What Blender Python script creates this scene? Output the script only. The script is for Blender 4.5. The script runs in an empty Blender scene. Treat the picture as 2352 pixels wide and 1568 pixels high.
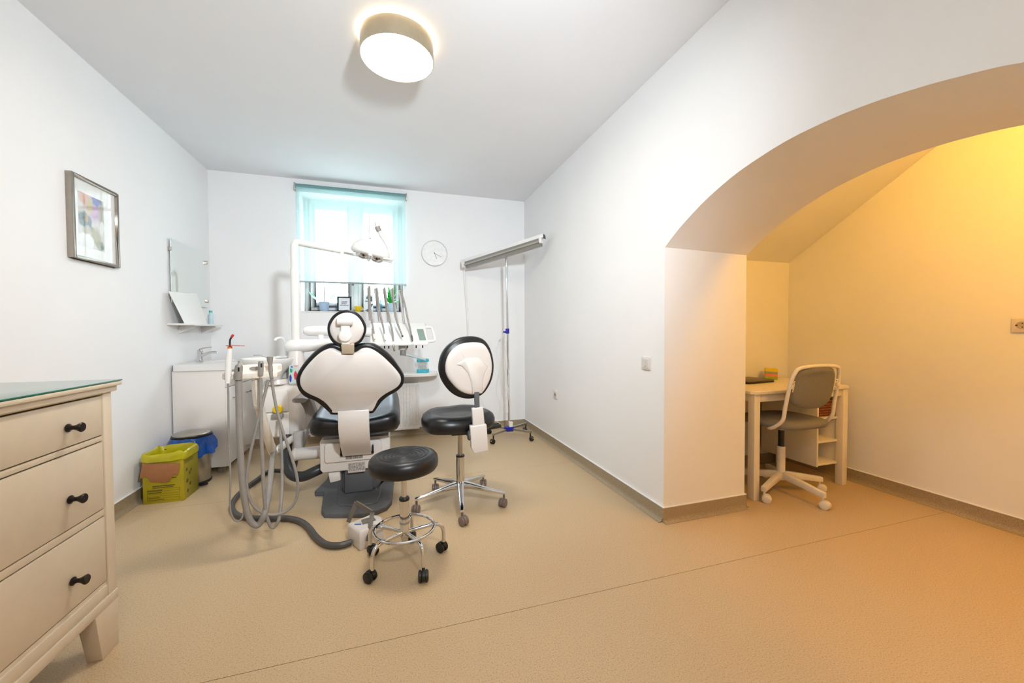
import bpy, bmesh, math, random
from mathutils import Vector, Matrix
random.seed(7)
sc = bpy.context.scene
COL = sc.collection
PI = math.pi

# ------------------------------------------------------------------ camera
CAM_H = 1.13
F_PX, YAW, PITCH, ROLL = 891.85, 0.30288, 0.02375, -0.0047055
def cam_axes():
    cy, sy = math.cos(YAW), math.sin(YAW); cp, sp = math.cos(PITCH), math.sin(PITCH)
    f = Vector((sy*cp, cy*cp, -sp)); r = Vector((cy, -sy, 0)); u = r.cross(f)
    c, s = math.cos(ROLL), math.sin(ROLL)
    return c*r+s*u, -s*r+c*u, f
CR, CU, CF = cam_axes()
CO = Vector((0, 0, CAM_H))
cam = bpy.data.cameras.new('camera'); camo = bpy.data.objects.new('camera', cam); COL.objects.link(camo)
cam.sensor_width = 36; cam.lens = 36*F_PX/2352; cam.clip_start = 0.02
camo.matrix_world = Matrix(((CR.x, CU.x, -CF.x, 0), (CR.y, CU.y, -CF.y, 0), (CR.z, CU.z, -CF.z, CAM_H), (0, 0, 0, 1)))
sc.camera = camo

# measured positions: photograph point -> place in the room (on a plane of the room that is known)
def ray(px, py): return CF + CR*((px-1176)/F_PX) - CU*((py-784)/F_PX)
def atY(px, py, Y): d = ray(px, py); return CO + d*(Y/d.y)
def atX(px, py, X): d = ray(px, py); return CO + d*(X/d.x)
def atZ(px, py, Z): d = ray(px, py); return CO + d*((Z-CAM_H)/d.z)
def atV(px, py, xy):
    d = ray(px, py); t = (xy[0]*d.x+xy[1]*d.y)/(d.x*d.x+d.y*d.y); return CO + d*t
def atP(px, py, o, n):
    d = ray(px, py); return CO + d*((Vector(o)-CO).dot(Vector(n))/d.dot(Vector(n)))

# ------------------------------------------------------------------ world, lights, exposure
sc.view_settings.view_transform = 'Standard'; sc.view_settings.look = 'None'
sc.view_settings.gamma = 1; sc.view_settings.use_curve_mapping = False
sc.view_settings.exposure = 0.12
sc.cycles.max_bounces = 7; sc.cycles.diffuse_bounces = 4; sc.cycles.glossy_bounces = 3; sc.cycles.transmission_bounces = 4; sc.cycles.transparent_max_bounces = 10; sc.cycles.use_adaptive_sampling = True; sc.cycles.adaptive_threshold = .03; sc.cycles.use_light_tree = False
W = bpy.data.worlds.new('sky'); sc.world = W; W.use_nodes = True
bg = W.node_tree.nodes['Background']; bg.inputs[0].default_value = (0.74, 0.85, 1.0, 1); bg.inputs[1].default_value = 27.0

def lamp(name, kind, loc, power, color, size=.1, target=None):
    d = bpy.data.lights.new(name, kind); d.energy = power; d.color = color
    if kind == 'AREA': d.shape = 'DISK'; d.size = size
    else: d.shadow_soft_size = size
    o = bpy.data.objects.new(name, d); COL.objects.link(o); o.location = loc
    if target is not None:
        o.rotation_euler = (Vector(target)-Vector(loc)).to_track_quat('-Z', 'Y').to_euler()
    return o
# the photographer's strobe, right of and above the camera, its beam aimed down the room
fl_o = lamp('strobe_light', 'SPOT', (0.49, -0.05, 2.04), 285, (0.82, 0.92, 1.0), .10, (-0.1, 4.4, 1.95))
fl_o.data.spot_size = math.radians(106); fl_o.data.spot_blend = 1.0
# the alcove's own warm lamp, high on the wall just past the arch
lamp('alcove_light', 'POINT', (2.36, 0.52, 2.25), 35, (1.0, 0.50, 0.07), .07)
# daylight enters through the window
por = lamp('window_portal', 'AREA', (-0.36, 4.78, 1.95), 1, (1, 1, 1), 1, (-0.36, 0, 1.95))
por.data.shape = 'RECTANGLE'; por.data.size = 1.0; por.data.size_y = 1.2; por.data.cycles.is_portal = True

# ------------------------------------------------------------------ materials
def lin(h):
    h = h.lstrip('#'); o = []
    for i in (0, 2, 4):
        v = int(h[i:i+2], 16)/255; o.append(v/12.92 if v <= .04045 else ((v+.055)/1.055)**2.4)
    return (*o, 1)
def M(name, col, rough=.5, metal=0., var=.04, scale=30, bump=0., bscale=200, coat=0., emit=None, estr=0., spec=.5):
    m = bpy.data.materials.new(name); m.use_nodes = True; nt = m.node_tree; b = nt.nodes['Principled BSDF']
    c = lin(col) if isinstance(col, str) else col
    tc = nt.nodes.new('ShaderNodeTexCoord'); nz = nt.nodes.new('ShaderNodeTexNoise')
    nz.inputs['Scale'].default_value = scale; nz.inputs['Detail'].default_value = 1
    nt.links.new(tc.outputs['Object'], nz.inputs['Vector'])
    rp = nt.nodes.new('ShaderNodeValToRGB')
    rp.color_ramp.elements[0].position = .3; rp.color_ramp.elements[1].position = .7
    rp.color_ramp.elements[0].color = tuple(max(0, x*(1-var)) for x in c[:3])+(1,)
    rp.color_ramp.elements[1].color = tuple(min(1, x*(1+var)) for x in c[:3])+(1,)
    nt.links.new(nz.outputs['Fac'], rp.inputs['Fac']); nt.links.new(rp.outputs['Color'], b.inputs['Base Color'])
    b.inputs['Roughness'].default_value = rough; b.inputs['Metallic'].default_value = metal
    b.inputs['Coat Weight'].default_value = coat; b.inputs['Specular IOR Level'].default_value = spec
    if bump:
        n2 = nt.nodes.new('ShaderNodeTexNoise'); n2.inputs['Scale'].default_value = bscale; n2.inputs['Detail'].default_value = 2
        nt.links.new(tc.outputs['Object'], n2.inputs['Vector'])
        bp = nt.nodes.new('ShaderNodeBump'); bp.inputs['Strength'].default_value = bump; bp.inputs['Distance'].default_value = .002
        nt.links.new(n2.outputs['Fac'], bp.inputs['Height']); nt.links.new(bp.outputs['Normal'], b.inputs['Normal'])
    if emit:
        b.inputs['Emission Color'].default_value = lin(emit); b.inputs['Emission Strength'].default_value = estr
    return m
def M_floor(name, base, dark, light):
    m = M(name, base, .42, spec=.35); nt = m.node_tree; b = nt.nodes['Principled BSDF']
    tc = [n for n in nt.nodes if n.type == 'TEX_COORD'][0]
    v = nt.nodes.new('ShaderNodeTexNoise'); v.inputs['Scale'].default_value = 190; v.inputs['Detail'].default_value = 2
    v.inputs['Roughness'].default_value = .7
    nt.links.new(tc.outputs['Object'], v.inputs['Vector'])
    r = nt.nodes.new('ShaderNodeValToRGB'); e = r.color_ramp.elements
    e[0].position = .36; e[0].color = lin(dark); e[1].position = .46; e[1].color = lin(base)
    n = r.color_ramp.elements.new(.58); n.color = lin(base); n = r.color_ramp.elements.new(.7); n.color = lin(light)
    nt.links.new(v.outputs['Fac'], r.inputs['Fac']); nt.links.new(r.outputs['Color'], b.inputs['Base Color'])
    return m
def M_glass(name, tint=(1, 1, 1, 1), gloss=.08, rough=.0):
    m = bpy.data.materials.new(name); m.use_nodes = True; nt = m.node_tree; nt.nodes.clear()
    o = nt.nodes.new('ShaderNodeOutputMaterial'); t = nt.nodes.new('ShaderNodeBsdfTransparent'); g = nt.nodes.new('ShaderNodeBsdfGlossy')
    t.inputs[0].default_value = tint; g.inputs['Roughness'].default_value = rough
    x = nt.nodes.new('ShaderNodeMixShader'); x.inputs[0].default_value = gloss
    nt.links.new(t.outputs[0], x.inputs[1]); nt.links.new(g.outputs[0], x.inputs[2]); nt.links.new(x.outputs[0], o.inputs[0])
    return m
def M_screen(name, col, clear=.45):
    m = bpy.data.materials.new(name); m.use_nodes = True; nt = m.node_tree; nt.nodes.clear()
    o = nt.nodes.new('ShaderNodeOutputMaterial'); t = nt.nodes.new('ShaderNodeBsdfTransparent'); t.inputs[0].default_value = (.97, 1, 1, 1)
    d = nt.nodes.new('ShaderNodeBsdfDiffuse'); tr = nt.nodes.new('ShaderNodeBsdfTranslucent')
    d.inputs[0].default_value = lin(col); tr.inputs[0].default_value = lin(col)
    a = nt.nodes.new('ShaderNodeMixShader'); a.inputs[0].default_value = .5
    nt.links.new(d.outputs[0], a.inputs[1]); nt.links.new(tr.outputs[0], a.inputs[2])
    x = nt.nodes.new('ShaderNodeMixShader'); x.inputs[0].default_value = clear
    nt.links.new(a.outputs[0], x.inputs[1]); nt.links.new(t.outputs[0], x.inputs[2]); nt.links.new(x.outputs[0], o.inputs[0])
    return m
def M_print(name, base, blobs):
    """flat print: soft coloured patches on a UV-mapped sheet; blobs = (u, v, ru, rv, colour, softness, strength)"""
    m = bpy.data.materials.new(name); m.use_nodes = True; nt = m.node_tree; b = nt.nodes['Principled BSDF']; b.inputs['Roughness'].default_value = .35
    uv = nt.nodes.new('ShaderNodeUVMap')
    nz = nt.nodes.new('ShaderNodeTexNoise'); nz.inputs['Scale'].default_value = 7; nt.links.new(uv.outputs[0], nz.inputs['Vector'])
    sb = nt.nodes.new('ShaderNodeVectorMath'); sb.operation = 'SUBTRACT'; nt.links.new(nz.outputs['Color'], sb.inputs[0]); sb.inputs[1].default_value = (.5, .5, .5)
    ma = nt.nodes.new('ShaderNodeVectorMath'); ma.operation = 'MULTIPLY_ADD'; nt.links.new(sb.outputs[0], ma.inputs[0])
    ma.inputs[1].default_value = (.12, .12, 0); nt.links.new(uv.outputs[0], ma.inputs[2])
    prev = None
    for (u, v, ru, rv, col, soft, st) in blobs:
        s = nt.nodes.new('ShaderNodeVectorMath'); s.operation = 'SUBTRACT'; nt.links.new(ma.outputs[0], s.inputs[0]); s.inputs[1].default_value = (u, v, 0)
        k = nt.nodes.new('ShaderNodeVectorMath'); k.operation = 'MULTIPLY'; nt.links.new(s.outputs[0], k.inputs[0]); k.inputs[1].default_value = (1/ru, 1/rv, 0)
        l = nt.nodes.new('ShaderNodeVectorMath'); l.operation = 'LENGTH'; nt.links.new(k.outputs[0], l.inputs[0])
        r = nt.nodes.new('ShaderNodeMapRange'); r.inputs[1].default_value = 1; r.inputs[2].default_value = 1-soft*.6
        r.inputs[3].default_value = 0; r.inputs[4].default_value = st; nt.links.new(l.outputs['Value'], r.inputs[0])
        x = nt.nodes.new('ShaderNodeMix'); x.data_type = 'RGBA'; nt.links.new(r.outputs[0], x.inputs[0])
        if prev is None: x.inputs[6].default_value = lin(base)
        else: nt.links.new(prev, x.inputs[6])
        x.inputs[7].default_value = lin(col); prev = x.outputs[2]
    nt.links.new(prev, b.inputs['Base Color'])
    return m

wall_m = M('white_wall_paint', '#f4f3f3', .75, var=.008, scale=3)
ceil_m = M('ceiling_paint', '#efeff2', .85, var=.008, scale=2)
floor_m = M_floor('speckled_vinyl_floor', '#c9b08c', '#b3986f', '#d6c19f')
skirt_m = M_floor('speckled_vinyl_skirting', '#a6957b', '#8d7c63', '#b8a88f')
white_p = M('white_enamel', '#e6e1dc', .32, var=.015, scale=4)
white_s = M('chair_shell_plastic', '#dcd5d0', .28, var=.015, scale=4)
white_b = M('bright_white_plastic', '#e8e6e3', .3, var=.01, scale=4)
warm_w = M('warm_white_lacquer', '#ece4d8', .35)
cream = M('cream_painted_wood', '#d6c7b0', .4, var=.015)
black_l = M('black_leather', '#101114', .33, bump=.15, bscale=260, spec=.5)
black_p = M('black_plastic', '#151515', .4)
dark_g = M('dark_grey_rubber', '#57595c', .5)
hose_g = M('grey_hose', '#8f8a85', .45)
hose_d = M('dark_hose', '#4b4947', .4)
hose_k = M('black_corrugated_hose', '#2c2e33', .35)
grey_p = M('grey_plastic', '#8b8680', .4)
armr_m = M('taupe_plastic', '#77726c', .4)
chrome = M('polished_chrome', '#d9d9da', .07, 1.0, var=.01)
steel = M('brushed_steel', '#b9b4ac', .28, 1.0, var=.05)
nickel = M('brushed_nickel', '#c3b79e', .22, 1.0, var=.04)
brown_c = M('brown_grey_caster', '#77675f', .4)
beige_m = M('beige_metal', '#b7a58f', .35)
blue_p = M('blue_plastic', '#10189a', .4)
glass_m = M_glass('clear_glass')
wood_w = M('white_desk_wood', '#efe6d4', .38, var=.015)
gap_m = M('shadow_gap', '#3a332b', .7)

# ------------------------------------------------------------------ geometry helpers
def catmull(pts, k, closed=False):
    pts = [Vector(p) for p in pts]; n = len(pts); out = []
    rng = n if closed else n-1
    for i in range(rng):
        if closed: a, b, c, d = pts[(i-1) % n], pts[i], pts[(i+1) % n], pts[(i+2) % n]
        else: a, b, c, d = pts[max(i-1, 0)], pts[i], pts[i+1], pts[min(i+2, n-1)]
        for j in range(k):
            t = j/k
            out.append(.5*((2*b)+(c-a)*t+(2*a-5*b+4*c-d)*t*t+(3*b-a-3*c+d)*t*t*t))
    if not closed: out.append(pts[-1])
    return out
def inset(poly, d):
    n = len(poly); out = []
    for i in range(n):
        a, b, c = poly[i-1], poly[i], poly[(i+1) % n]
        e1 = (b-a); e2 = (c-b)
        n1 = Vector((-e1.y, e1.x)).normalized(); n2 = Vector((-e2.y, e2.x)).normalized()
        m = n1+n2
        m = m.normalized() if m.length > 1e-6 else n1
        out.append(b+m*(d/max(.5, m.dot(n1))))
    return out
def ellipse(rx, ry, n=36, p=2.0, c=(0, 0)):
    o = []
    for i in range(n):
        t = 2*PI*i/n; x, y = math.cos(t), math.sin(t)
        o.append(Vector((c[0]+rx*math.copysign(abs(x)**(2/p), x), c[1]+ry*math.copysign(abs(y)**(2/p), y))))
    return o
def frame(o, ux, uy):
    ux = Vector(ux).normalized(); uy = Vector(uy); uy = (uy-ux*uy.dot(ux)).normalized(); un = ux.cross(uy); o = Vector(o)
    return Matrix(((ux.x, uy.x, un.x, o.x), (ux.y, uy.y, un.y, o.y), (ux.z, uy.z, un.z, o.z), (0, 0, 0, 1)))
def T(x, y, z): return Matrix.Translation((x, y, z))
def RZ(a): return Matrix.Rotation(a, 4, 'Z')
def RX(a): return Matrix.Rotation(a, 4, 'X')
def RY(a): return Matrix.Rotation(a, 4, 'Y')

class G:
    def __init__(s): s.v = []; s.f = []
    def add(s, vs, fs, m=None):
        k = len(s.v)
        s.v += [(m @ Vector(p)) if m is not None else Vector(p) for p in vs]
        s.f += [tuple(i+k for i in f) for f in fs]; return s
    def box(s, lo, hi, m=None):
        x0, y0, z0 = lo; x1, y1, z1 = hi
        return s.add([(x0, y0, z0), (x1, y0, z0), (x1, y1, z0), (x0, y1, z0), (x0, y0, z1), (x1, y0, z1), (x1, y1, z1), (x0, y1, z1)],
                     [(0, 3, 2, 1), (4, 5, 6, 7), (0, 1, 5, 4), (1, 2, 6, 5), (2, 3, 7, 6), (3, 0, 4, 7)], m)
    def rings(s, rings, cap0=True, cap1=True, m=None):
        n = len(rings[0]); vs = [p for r in rings for p in r]; fs = []
        for k in range(len(rings)-1):
            for i in range(n):
                j = (i+1) % n; fs.append((k*n+i, k*n+j, (k+1)*n+j, (k+1)*n+i))
        if cap0: fs.append(tuple(reversed(range(n))))
        if cap1: fs.append(tuple(range((len(rings)-1)*n, len(rings)*n)))
        return s.add(vs, fs, m)
    def pillow(s, outline, layers, m=None):
        """layers of (inset, height) over a 2D outline (counter-clockwise)"""
        out = [Vector((p[0], p[1])) for p in outline]
        a = sum(out[i-1].x*out[i].y-out[i].x*out[i-1].y for i in range(len(out)))
        if a < 0: out.reverse()
        rs = []
        for d, w in layers:
            q = inset(out, d) if abs(d) > 1e-9 else out
            rs.append([(p.x, p.y, w) for p in q])
        return s.rings(rs, m=m)
    def prism(s, outline, z0, z1, m=None): return s.pillow(outline, [(0, z0), (0, z1)], m)
    def tube(s, pts, r, n=10, k=6, cap=True):
        P = catmull(pts, k) if k > 1 and len(pts) > 2 else [Vector(p) for p in pts]
        N = len(P)
        if not isinstance(r, (list, tuple)): R = [r]*N
        else:
            R = []
            for i in range(N):
                t = i/(N-1)*(len(r)-1); a = min(int(t), len(r)-2); R.append(r[a]+(r[a+1]-r[a])*(t-a))
        tg = (P[1]-P[0]).normalized(); up = Vector((0, 0, 1)) if abs(tg.z) < .9 else Vector((1, 0, 0))
        x = tg.cross(up).normalized(); rs = []
        for i in range(N):
            t = (P[min(i+1, N-1)]-P[max(i-1, 0)]).normalized()
            x = (x-t*x.dot(t)); x = x.normalized() if x.length > 1e-6 else t.orthogonal().normalized()
            y = t.cross(x)
            rs.append([P[i]+(x*math.cos(2*PI*j/n)+y*math.sin(2*PI*j/n))*R[i] for j in range(n)])
        return s.rings(rs, cap, cap)
    def cyl(s, a, b, r0, r1=None, n=20): return s.tube([a, b], [r0, r0 if r1 is None else r1], n, 1)
    def lathe(s, prof, n=32, m=None):
        cap = tuple(prof[0]) != tuple(prof[-1])
        return s.rings([[(max(r, 1e-4)*math.cos(2*PI*i/n), max(r, 1e-4)*math.sin(2*PI*i/n), z) for i in range(n)] for r, z in prof], cap, cap, m)
    def ring(s, R, r, n=40, k=10, m=None):
        vs = []; fs = []
        for i in range(n):
            a = 2*PI*i/n
            for j in range(k):
                b = 2*PI*j/k; q = R+r*math.cos(b); vs.append((q*math.cos(a), q*math.sin(a), r*math.sin(b)))
        for i in range(n):
            for j in range(k):
                fs.append((i*k+j, ((i+1) % n)*k+j, ((i+1) % n)*k+(j+1) % k, i*k+(j+1) % k))
        return s.add(vs, fs, m)
    def ball(s, c, r, n=20, sc3=(1, 1, 1)):
        h = n//2
        return s.lathe([(r*math.sin(PI*i/h), -r*math.cos(PI*i/h)) for i in range(h+1)], n,
                       Matrix.Translation(c) @ Matrix.Diagonal((*sc3, 1)))
    def build(s, name, mat, parent=None, loc=None, bevel=0, seg=2, ang=35, uv=None):
        o0 = Vector((0, 0, 0))
        if parent is not None: o0 = Vector(parent.get('_o', (0, 0, 0)))
        elif loc is not None: o0 = Vector(loc)
        me = bpy.data.meshes.new(name); bm = bmesh.new()
        vv = [bm.verts.new(p-o0) for p in s.v]
        for f in s.f:
            try: bm.faces.new([vv[i] for i in f])
            except ValueError: pass
        bmesh.ops.remove_doubles(bm, verts=bm.verts, dist=1e-5)
        bmesh.ops.recalc_face_normals(bm, faces=bm.faces)
        if bevel:
            es = [e for e in bm.edges if len(e.link_faces) == 2 and e.calc_face_angle(0) > .5]
            if es: bmesh.ops.bevel(bm, geom=es, offset=bevel, segments=seg, profile=.5, affect='EDGES', clamp_overlap=True)
        if uv:
            L = bm.loops.layers.uv.new('UVMap')
            for f in bm.faces:
                for l in f.loops: l[L].uv = uv(l.vert.co+o0)
        bm.to_mesh(me); bm.free()
        me.polygons.foreach_set('use_smooth', [True]*len(me.polygons)); me.set_sharp_from_angle(angle=math.radians(ang))
        me.materials.append(mat)
        o = bpy.data.objects.new(name, me); COL.objects.link(o)
        if parent is not None:
            o.parent = parent
        else: o.location = o0
        o['_o'] = tuple(o0)
        return o
ALL = []
def tag(o, label, cat, group=None):
    o['label'] = label; o['category'] = cat
    if group: o['group'] = group
    return o
def thing(name, label, cat, loc, group=None):
    o = bpy.data.objects.new(name, None); COL.objects.link(o); o.location = loc; o['_o'] = tuple(loc); o.empty_display_size = .05
    return tag(o, label, cat, group)
def struct(o, label=None):
    o['kind'] = 'structure'
    if label: o['label'] = label
    return o
def B(name, lo, hi, mat, parent=None, loc=None, bevel=.003, m=None, seg=2): return G().box(lo, hi, m).build(name, mat, parent, loc, bevel, seg)

# ================================================================== THE ROOM
L, R, D, H = -1.637, 1.534, 4.40, 2.681
RP, R2, AY, FR = 2.151, 3.316, 2.52, -1.9
WX0, WX1, WZ0, WZ1 = -0.862, 0.143, 1.355, 2.556      # window opening
WT = 4.85                                             # outer face of the back wall

g = G()
g.box((L-.15, FR-.15, -.12), (R2+.15, WT, -.004))
fl = struct(g.build('floor', gap_m), 'beige speckled vinyl floor of the whole room')
ys = [FR, 1.477, 3.05, D]
for i in range(3):
    a = ys[i]+(.0012 if i else 0); b = ys[i+1]-(.0012 if i < 2 else 0)
    G().box((L, a, -.004), (R2 if i < 2 else RP, b, 0)).build('vinyl_sheet', floor_m, fl)
struct(B('ceiling', (L-.15, FR-.15, H), (RP, WT, H+.15), ceil_m, bevel=0), 'flat white ceiling of the treatment room')

g = G()
g.box((L-.15, D, 0), (WX0, WT, H)); g.box((WX1, D, 0), (RP, WT, H))
g.box((WX0, D, 0), (WX1, WT, WZ0)); g.box((WX0, D, WZ1), (WX1, WT, H))
struct(g.build('wall_back', wall_m), 'white back wall with the deep window niche')
struct(B('wall_left', (L-.15, FR, 0), (L, D, H), wall_m, bevel=0), 'white left wall with the picture and mirror')
struct(B('wall_front', (L-.15, FR-.15, 0), (R2+.15, FR, H+.1), wall_m, bevel=0), 'white wall behind the camera')

# right wall with the wide flattened arch
ap = [(.13, 1.53), (.25, 1.62), (.40, 1.72), (.565, 1.805), (.685, 1.843), (.781, 1.866), (.894, 1.886), (1.029, 1.898), (1.194, 1.896), (1.377, 1.868), (1.497, 1.835), (1.634, 1.782), (1.791, 1.70), (1.909, 1.621)]
arch = [(p.x, p.y) for p in catmull([(a, b, 0) for a, b in ap], 5)]
g = G()
y0, y1 = arch[0][0], arch[-1][0]
for X_, dz in ((R, 0), (RP, -.012)):
    for i in range(len(arch)-1):
        (a, za), (b, zb) = arch[i], arch[i+1]
        g.add([(X_, a, za+dz), (X_, b, zb+dz), (X_, b, H), (X_, a, H)], [(0, 1, 2, 3)])
    g.add([(X_, y1, 0), (X_, D, 0), (X_, D, H), (X_, y1, H), (X_, y1, arch[-1][1]+dz)], [(0, 1, 2, 3, 4)])
    g.add([(X_, FR, 0), (X_, y0, 0), (X_, y0, arch[0][1]+dz), (X_, y0, H), (X_, FR, H)], [(0, 1, 2, 3, 4)])
for i in range(len(arch)-1):
    (a, za), (b, zb) = arch[i], arch[i+1]
    g.add([(R, a, za), (R, b, zb), (RP, b, zb-.012), (RP, a, za-.012)], [(0, 1, 2, 3)])
for y, z in (arch[0], arch[-1]):
    g.add([(R, y, 0), (RP, y, 0), (RP, y, z-.012), (R, y, z)], [(0, 1, 2, 3)])
struct(g.build('wall_right', wall_m), 'thick white right wall cut by a wide flattened arch')

# alcove behind the arch: back wall, outer wall, sloped ceiling
struct(B('wall_alcove_back', (RP, AY, 0), (R2, AY+.15, 1.95), wall_m, bevel=0), 'back wall of the warm lit alcove behind the desk')
struct(B('wall_alcove_right', (R2, FR, 0), (R2+.15, AY+.15, H+.1), wall_m, bevel=0), 'outer wall of the warm lit alcove')
sl = .6056; ye = AY-(H-1.72)/sl
struct(G().add([(RP, AY, 1.72), (R2, AY, 1.72), (R2, ye, H), (RP, ye, H), (RP, FR, H), (R2, FR, H),
        (RP, AY, 1.90), (R2, AY, 1.90), (R2, ye, H+.15), (RP, ye, H+.15), (RP, FR, H+.15), (R2, FR, H+.15)],
       [(0, 1, 2, 3), (3, 2, 5, 4), (6, 9, 8, 7), (9, 10, 11, 8), (0, 6, 7, 1), (4, 5, 11, 10), (0, 3, 9, 6), (3, 4, 10, 9), (1, 7, 8, 2), (2, 8, 11, 5)]
       ).build('ceiling_alcove', wall_m), 'sloped ceiling of the alcove rising towards the room')

# coved vinyl skirting
def skirting(name, a, b, nrm, label):
    a = Vector((*a, 0)); b = Vector((*b, 0)); n = Vector((*nrm, 0))
    prof = [(0, 0), (.034, 0), (.034, .002), (.02, .007), (.012, .016), (.009, .03), (.009, .086), (0, .086)]
    r = [[a+n*p+Vector((0, 0, z)) for p, z in prof], [b+n*p+Vector((0, 0, z)) for p, z in prof]]
    o = struct(G().rings(r).build(name, skirt_m, ang=60), label)
    q = [(0, .0862), (.0095, .0862), (.0095, .0905), (0, .0905)]
    G().rings([[a+n*p+Vector((0, 0, z)) for p, z in q], [b+n*p+Vector((0, 0, z)) for p, z in q]]).build('cap_strip', wall_m, o)
skirting('baseboard_left', (L, FR), (L, D), (1, 0), 'coved beige skirting along the left wall')
skirting('baseboard_back', (L, D), (R, D), (0, -1), 'coved beige skirting along the window wall')
skirting('baseboard_right', (R, y1), (R, D), (-1, 0), 'coved beige skirting along the right wall')
skirting('baseboard_pillar', (R-.009, y1), (RP, y1), (0, -1), 'coved beige skirting across the arch pillar')
skirting('baseboard_alcove_left', (RP, y1-.009), (RP, AY), (1, 0), 'coved beige skirting beside the desk on the pier')
skirting('baseboard_alcove_back', (RP, AY), (R2, AY), (0, -1), 'coved beige skirting behind the desk')
skirting('baseboard_alcove_right', (R2, FR), (R2, AY), (-1, 0), 'coved beige skirting on the outer alcove wall')

# ------------------------------------------------------------------ window in its niche
win = bpy.data.objects.new('window_1', None); COL.objects.link(win); win.location = (-.36, 4.66, WZ0); win['_o'] = (-.36, 4.66, WZ0)
struct(win, 'white two-leaf casement window with outside bars behind the blind')
fy0, fy1 = 4.63, 4.70
def rect_frame(x0, x1, z0, z1, w, ya, yb):
    g = G(); g.box((x0, ya, z0), (x0+w, yb, z1)); g.box((x1-w, ya, z0), (x1, yb, z1))
    g.box((x0+w, ya, z0), (x1-w, yb, z0+w)); g.box((x0+w, ya, z1-w), (x1-w, yb, z1)); return g
rect_frame(WX0, WX1, WZ0, WZ1, .05, fy0, fy1).build('window_frame', white_b, win, bevel=.004)
B('mullion', (-.385, fy0-.012, WZ0+.05), (-.335, fy1, WZ1-.05), white_b, win)
for x0, x1 in ((WX0+.05, -.385), (-.335, WX1-.05)):
    s = rect_frame(x0, x1, WZ0+.05, WZ1-.05, .055, fy0-.015, fy1-.02).build('casement_sash', white_b, win, bevel=.005)
    B('pane', (x0+.055, fy0+.02, WZ0+.105), (x1-.055, fy0+.026, WZ1-.105), glass_m, s, bevel=0)
    B('handle', ((-.395 if x0 < -.5 else -.345), fy0-.04, 1.85), ((-.378 if x0 < -.5 else -.328), fy0-.015, 1.95), white_b, s)
bar_m = M('grey_iron_bars', '#9aa4a4', .5)
for x in (-.76, -.63, -.50, -.37, -.24, -.11, .02):
    G().cyl((x, 4.93, 1.2), (x, 4.93, 2.7), .008, n=8).build('grille_bar', bar_m, win)
for z in (1.6, 2.36):
    B('grille_rail', (-.95, 4.925, z), (.23, 4.94, z+.03), bar_m, win, bevel=0)
B('window_sill', (WX0, D-.004, WZ0-.012), (WX1, fy0, WZ0), white_b, win, bevel=.002)

# the yard outside: pale ground, garden wall and shrubs seen faintly through the window
yard_m = M('pale_gravel', '#b9b5a8', .9, var=.1, scale=6); plaster_m = M('pale_garden_plaster', '#d9dcd6', .9, var=.05, scale=2)
struct(B('ground_outside', (-9, WT, .55), (9, 14, .75), yard_m, bevel=0), 'pale gravel yard outside the window')
struct(B('wall_garden', (-9, 9.0, .75), (9, 9.3, 3.9), plaster_m, bevel=0), 'pale plastered garden wall across the yard')
shr_m = M('shrub_green', '#8fb98a', .6, var=.3, scale=4)
def shrub(x, y, h, w, label):
    t = thing('garden_shrub', label, 'shrub', (x, y, .75), 'shrubs in the yard')
    random.seed(int(x*100)+77); g = G()
    for k in range(420):
        a = random.uniform(0, 2*PI); u = random.uniform(-.95, 1); r = random.uniform(.75, 1)
        p = Vector((x+w*r*math.sqrt(1-u*u)*math.cos(a), y+w*r*math.sqrt(1-u*u)*math.sin(a), .75+h*.55+h*.45*u*r))
        d = Vector((random.uniform(-1, 1), random.uniform(-1, 1), random.uniform(-.6, .8))).normalized(); e = d.orthogonal().normalized(); q = random.uniform(.05, .10)
        g.add([p-d*q, p+e*q*.5, p+d*q, p-e*q*.5], [(0, 1, 2, 3)])
    o = g.build('foliage', shr_m, t); o['kind'] = 'stuff'
    G().cyl((x, y, .75), (x, y, .75+h*.5), .05, .03, 8).build('trunk', M('shrub_bark', '#7a6a58', .8), t)
shrub(-1.15, 7.6, 2.3, .75, 'leafy shrub outside, seen through the left window leaf')
shrub(.55, 8.1, 2.0, .7, 'leafy shrub outside, seen through the right window leaf')

# roller blind
bl = thing('roller_blind', 'translucent teal roller blind drawn halfway down over the window', 'blind', (-.36, D, 2.6))
bt = 2.575
G().cyl((-.885, D-.035, bt+.02), (.172, D-.035, bt+.02), .026, n=20).build('roller_tube', M('teal_blind_roll', '#6f9595', .55), bl)
for x in (-.897, .172): B('bracket', (x, D-.06, bt-.02), (x+.012, D, bt+.05), steel, bl)
G().add([(-.878, D-.058, bt+.01), (.166, D-.058, bt+.01), (.166, D-.05, 1.652), (-.878, D-.05, 1.652)], [(0, 1, 2, 3)]).build('blind_fabric', M_screen('teal_screen_fabric', '#bfdfe0', .40), bl)
B('bottom_bar', (-.885, D-.06, 1.638), (.17, D-.045, 1.656), M('pale_grey_bar', '#b9c4c8', .4), bl)
B('pull_tab', (-.38, D-.06, 1.622), (-.355, D-.05, 1.638), grey_p, bl, bevel=.002)

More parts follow.
